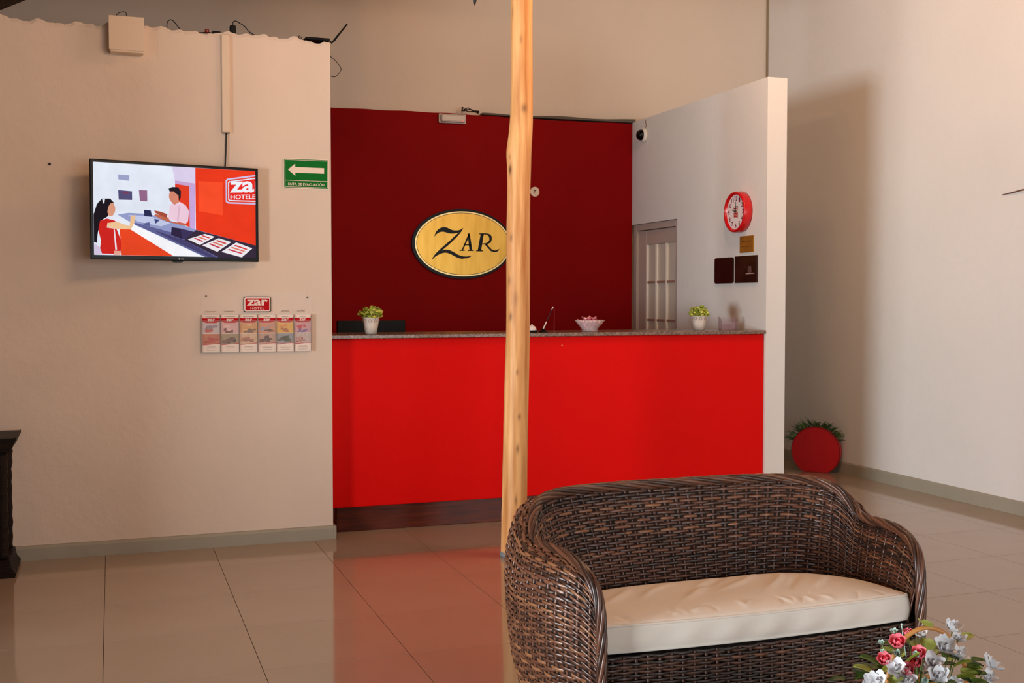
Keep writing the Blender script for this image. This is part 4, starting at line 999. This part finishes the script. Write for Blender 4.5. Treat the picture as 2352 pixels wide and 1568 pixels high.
# ================================================================== FLOWER BASKET ON A LOW TABLE
tb = empty('low_table', (2.04,2.20,0), label='low round wooden table under the flower basket, below the picture edge', cat='table')
MB().m(M_BROWNM, True).lathe([(.30,.305),(.33,.308),(.335,.320),(.33,.332),(.05,.333)],48).build('top', tb)
for k in range(4):
    a = math.pi/4+k*math.pi/2; MB().m(M_BROWNM, True).tube([(.23*math.cos(a),.23*math.sin(a),.306),(.27*math.cos(a),.27*math.sin(a),0.0)], [.02,.015], 10).build('leg', tb)
def basket(bx, by, bz):
    g = empty('flower_basket', (bx,by,bz), label='wicker basket of pink roses and white blossoms with a hoop handle', cat='basket')
    M_CANE = mat('cane', (206,140,74), .4, var=.3, vscale=12)
    b = MB().m(M_CANE, True)
    for q in range(9):
        z = .006+q*.0105; R = .075+.03*(q/8)
        b.tube([((R+.003*(-1)**(k+q))*math.cos(2*math.pi*k/32), (R+.003*(-1)**(k+q))*math.sin(2*math.pi*k/32), z) for k in range(32)], .0055, 6, closed=True)
    b.lathe([(.01,0),(.074,.001),(.074,.006),(.01,.006)], 24); tag(b.build('basket_body', g), kind='stuff')
    hp = []
    for k in range(41):
        t = math.pi*k/40; hp.append((.108*math.cos(t), .0, .095+.160*math.sin(t)))
    HR = Matrix.Rotation(-.3,3,'Z')
    MB().m(M_CANE, True).tube([tuple(HR @ Vector(p)) for p in hp], .0062, 10).build('handle', g)
    r = random.Random(14)
    M_PINK = mat('rose_pink', (255,100,122), .5, rgb2=(255,160,168), vscale=30, spec=.2); M_PINK2 = mat('rose_deep', (236,56,84), .5); M_WH = mat('petal_white', (246,244,244), .6, rgb2=(232,232,236), vscale=25, spec=.2); M_MINT = mat('filler_mint', (196,216,202), .6)
    M_LF = [mat('leaf_%d' % k, c, .5) for k, c in enumerate(((150,166,62),(86,110,44),(54,76,36),(176,184,90)))]
    def petal(mb, c, R, w, l, cup, fr):
        vs = []; n = 5
        for i in range(n):
            s = i/(n-1)
            for j in range(5):
                t = j/4-.5; ww = w*math.sin(math.pi*(.18+.72*s))
                vs.append(c+R @ Vector((t*ww*2, l*s, cup*s*s*l+ (t*t)*w*1.3+fr*math.sin(9*t+s*4)*.002*s)))
        mb.add([tuple(v) for v in vs], [(i*5+j,i*5+j+1,(i+1)*5+j+1,(i+1)*5+j) for i in range(n-1) for j in range(4)])
    def facing(d):
        return Vector(d).normalized().to_track_quat('Z','Y').to_matrix()
    def rose(c, d, s):
        mb = MB().m(M_PINK, True); c = Vector(c); F_ = facing(d)
        for ring, (n, rad, tilt, sz) in enumerate(((3,.15,1.35,.75),(5,.28,1.05,.9),(6,.40,.65,1.0))):
            mb.m(M_PINK2 if ring == 0 else M_PINK)
            for k in range(n):
                a = 2*math.pi*k/n+ring*.5; R = F_ @ Matrix.Rotation(a,3,'Z') @ Matrix.Rotation(tilt,3,'X')
                petal(mb, c+F_ @ Matrix.Rotation(a,3,'Z') @ Vector((0,rad*s*.35,-.2*s)), R, s*.48*sz, s*.95*sz, .35, .5)
        mb.m(M_PINK2).ball(tuple(c+F_ @ Vector((0,0,.25*s))), s*.3, 8, 6); return mb.build('rose', g)
    def blossom(c, d, s, name='white_blossom', m_=None):
        mb = MB().m(m_ or M_WH, True); c = Vector(c); F_ = facing(d)
        for k in range(5):
            a = 2*math.pi*k/5+r.uniform(-.2,.2); R = F_ @ Matrix.Rotation(a,3,'Z') @ Matrix.Rotation(r.uniform(.1,.7),3,'X'); petal(mb, c, R, s*.46, s, .25, 1)
        for k in range(3):
            a = 2*math.pi*k/3+.4; R = F_ @ Matrix.Rotation(a,3,'Z') @ Matrix.Rotation(1.1,3,'X'); petal(mb, c, R, s*.35, s*.6, .2, 1)
        return mb.build(name, g)
    def leaf(c, d, s, k):
        mb = MB().m(M_LF[k], True); c = Vector(c); R = Vector(d).normalized().to_track_quat('Y','Z').to_matrix(); petal(mb, c, R, s*.46, s, -.25, 0); return mb.build('leaf', g)
    def stem(c):
        MB().m(M_LF[1], True).tube([(c[0]*.35,c[1]*.35,.06),(c[0]*.75,c[1]*.75,c[2]*.6),tuple(c)], .0016, 5).build('stem', g)
    return g, rose, blossom, leaf, stem, M_MINT
BKT = (2.030, 2.42, .3335)
bk, rose, blossom, leaf, stem, M_MINT = basket(*BKT)
V_ = Vector((-.62,-.95,.55))                                   # flowers turn outwards and up, towards the room
for c, s_ in (((-.142,-.06,.242),.021),((-.197,-.08,.212),.018),((-.102,-.09,.219),.019),((-.152,-.11,.191),.018),((-.108,-.085,.196),.017),((.02,.10,.205),.014),((.19,-.02,.075),.014)):
    d = Vector(c)+Vector((0,0,.05))+V_*.12; rose(c, d, s_*1.5); stem(c)
for c, s_ in (((.115,.04,.222),.026),((.130,.035,.196),.022),((.02,-.04,.205),.030),((-.060,-.09,.192),.026),((.060,-.04,.182),.028),((-.185,-.11,.200),.022),((-.165,-.12,.172),.024),((.222,.02,.118),.030),((-.245,-.12,.178),.022),((-.066,-.12,.170),.024),
              ((.03,.06,.21),.02),((-.03,-.13,.14),.024),((.14,-.06,.12),.024),((-.21,-.05,.15),.022)):
    d = Vector(c)+Vector((0,0,.05))+V_*.12; blossom(c, d, s_*1.3); stem(c)
r = random.Random(21)
for c, s_ in (((-.13,-.03,.264),.012),((-.185,-.05,.247),.010),((-.12,-.10,.225),.012),((-.16,-.08,.225),.013),((-.195,-.07,.232),.008),((-.115,-.13,.165),.014),((-.09,-.08,.232),.010),((.15,.06,.190),.008)):
    blossom(c, Vector(c)+V_*.12, s_, 'filler_blossom', M_MINT); stem(c)
MBs = MB().m(M_MINT, True).tube([(-.10,-.04,.20),(-.104,-.03,.25),(-.108,-.03,.280)], .0014, 5); MBs.ball((-.108,-.03,.283),.003,6,5); MBs.build('sprig', bk)
for k in range(62):
    a = r.uniform(0,6.28); R = r.uniform(.05,.21); z = .235-.55*R+r.uniform(-.04,.01)
    c = (R*math.cos(a)-.02, R*math.sin(a)*.75, max(.07,z)); leaf(c, (math.cos(a),math.sin(a),r.uniform(-.2,.7)), r.uniform(.03,.05), r.randrange(4))
for c, d, k in (((-.05,-.06,.215),(-.2,-.2,.8),3),((.0,.0,.255),(-.5,-.2,.6),3),((.04,-.06,.165),(.3,-.5,.5),0),((-.14,-.09,.20),(.2,-.3,.6),0),((-.20,-.12,.165),(-.2,-.4,.5),3),((.02,-.09,.145),(.4,-.5,.3),0),((.17,.06,.185),(.8,.2,.4),3),((-.06,-.12,.15),(.2,-.6,.3),1)):
    leaf(c, d, .045, k)
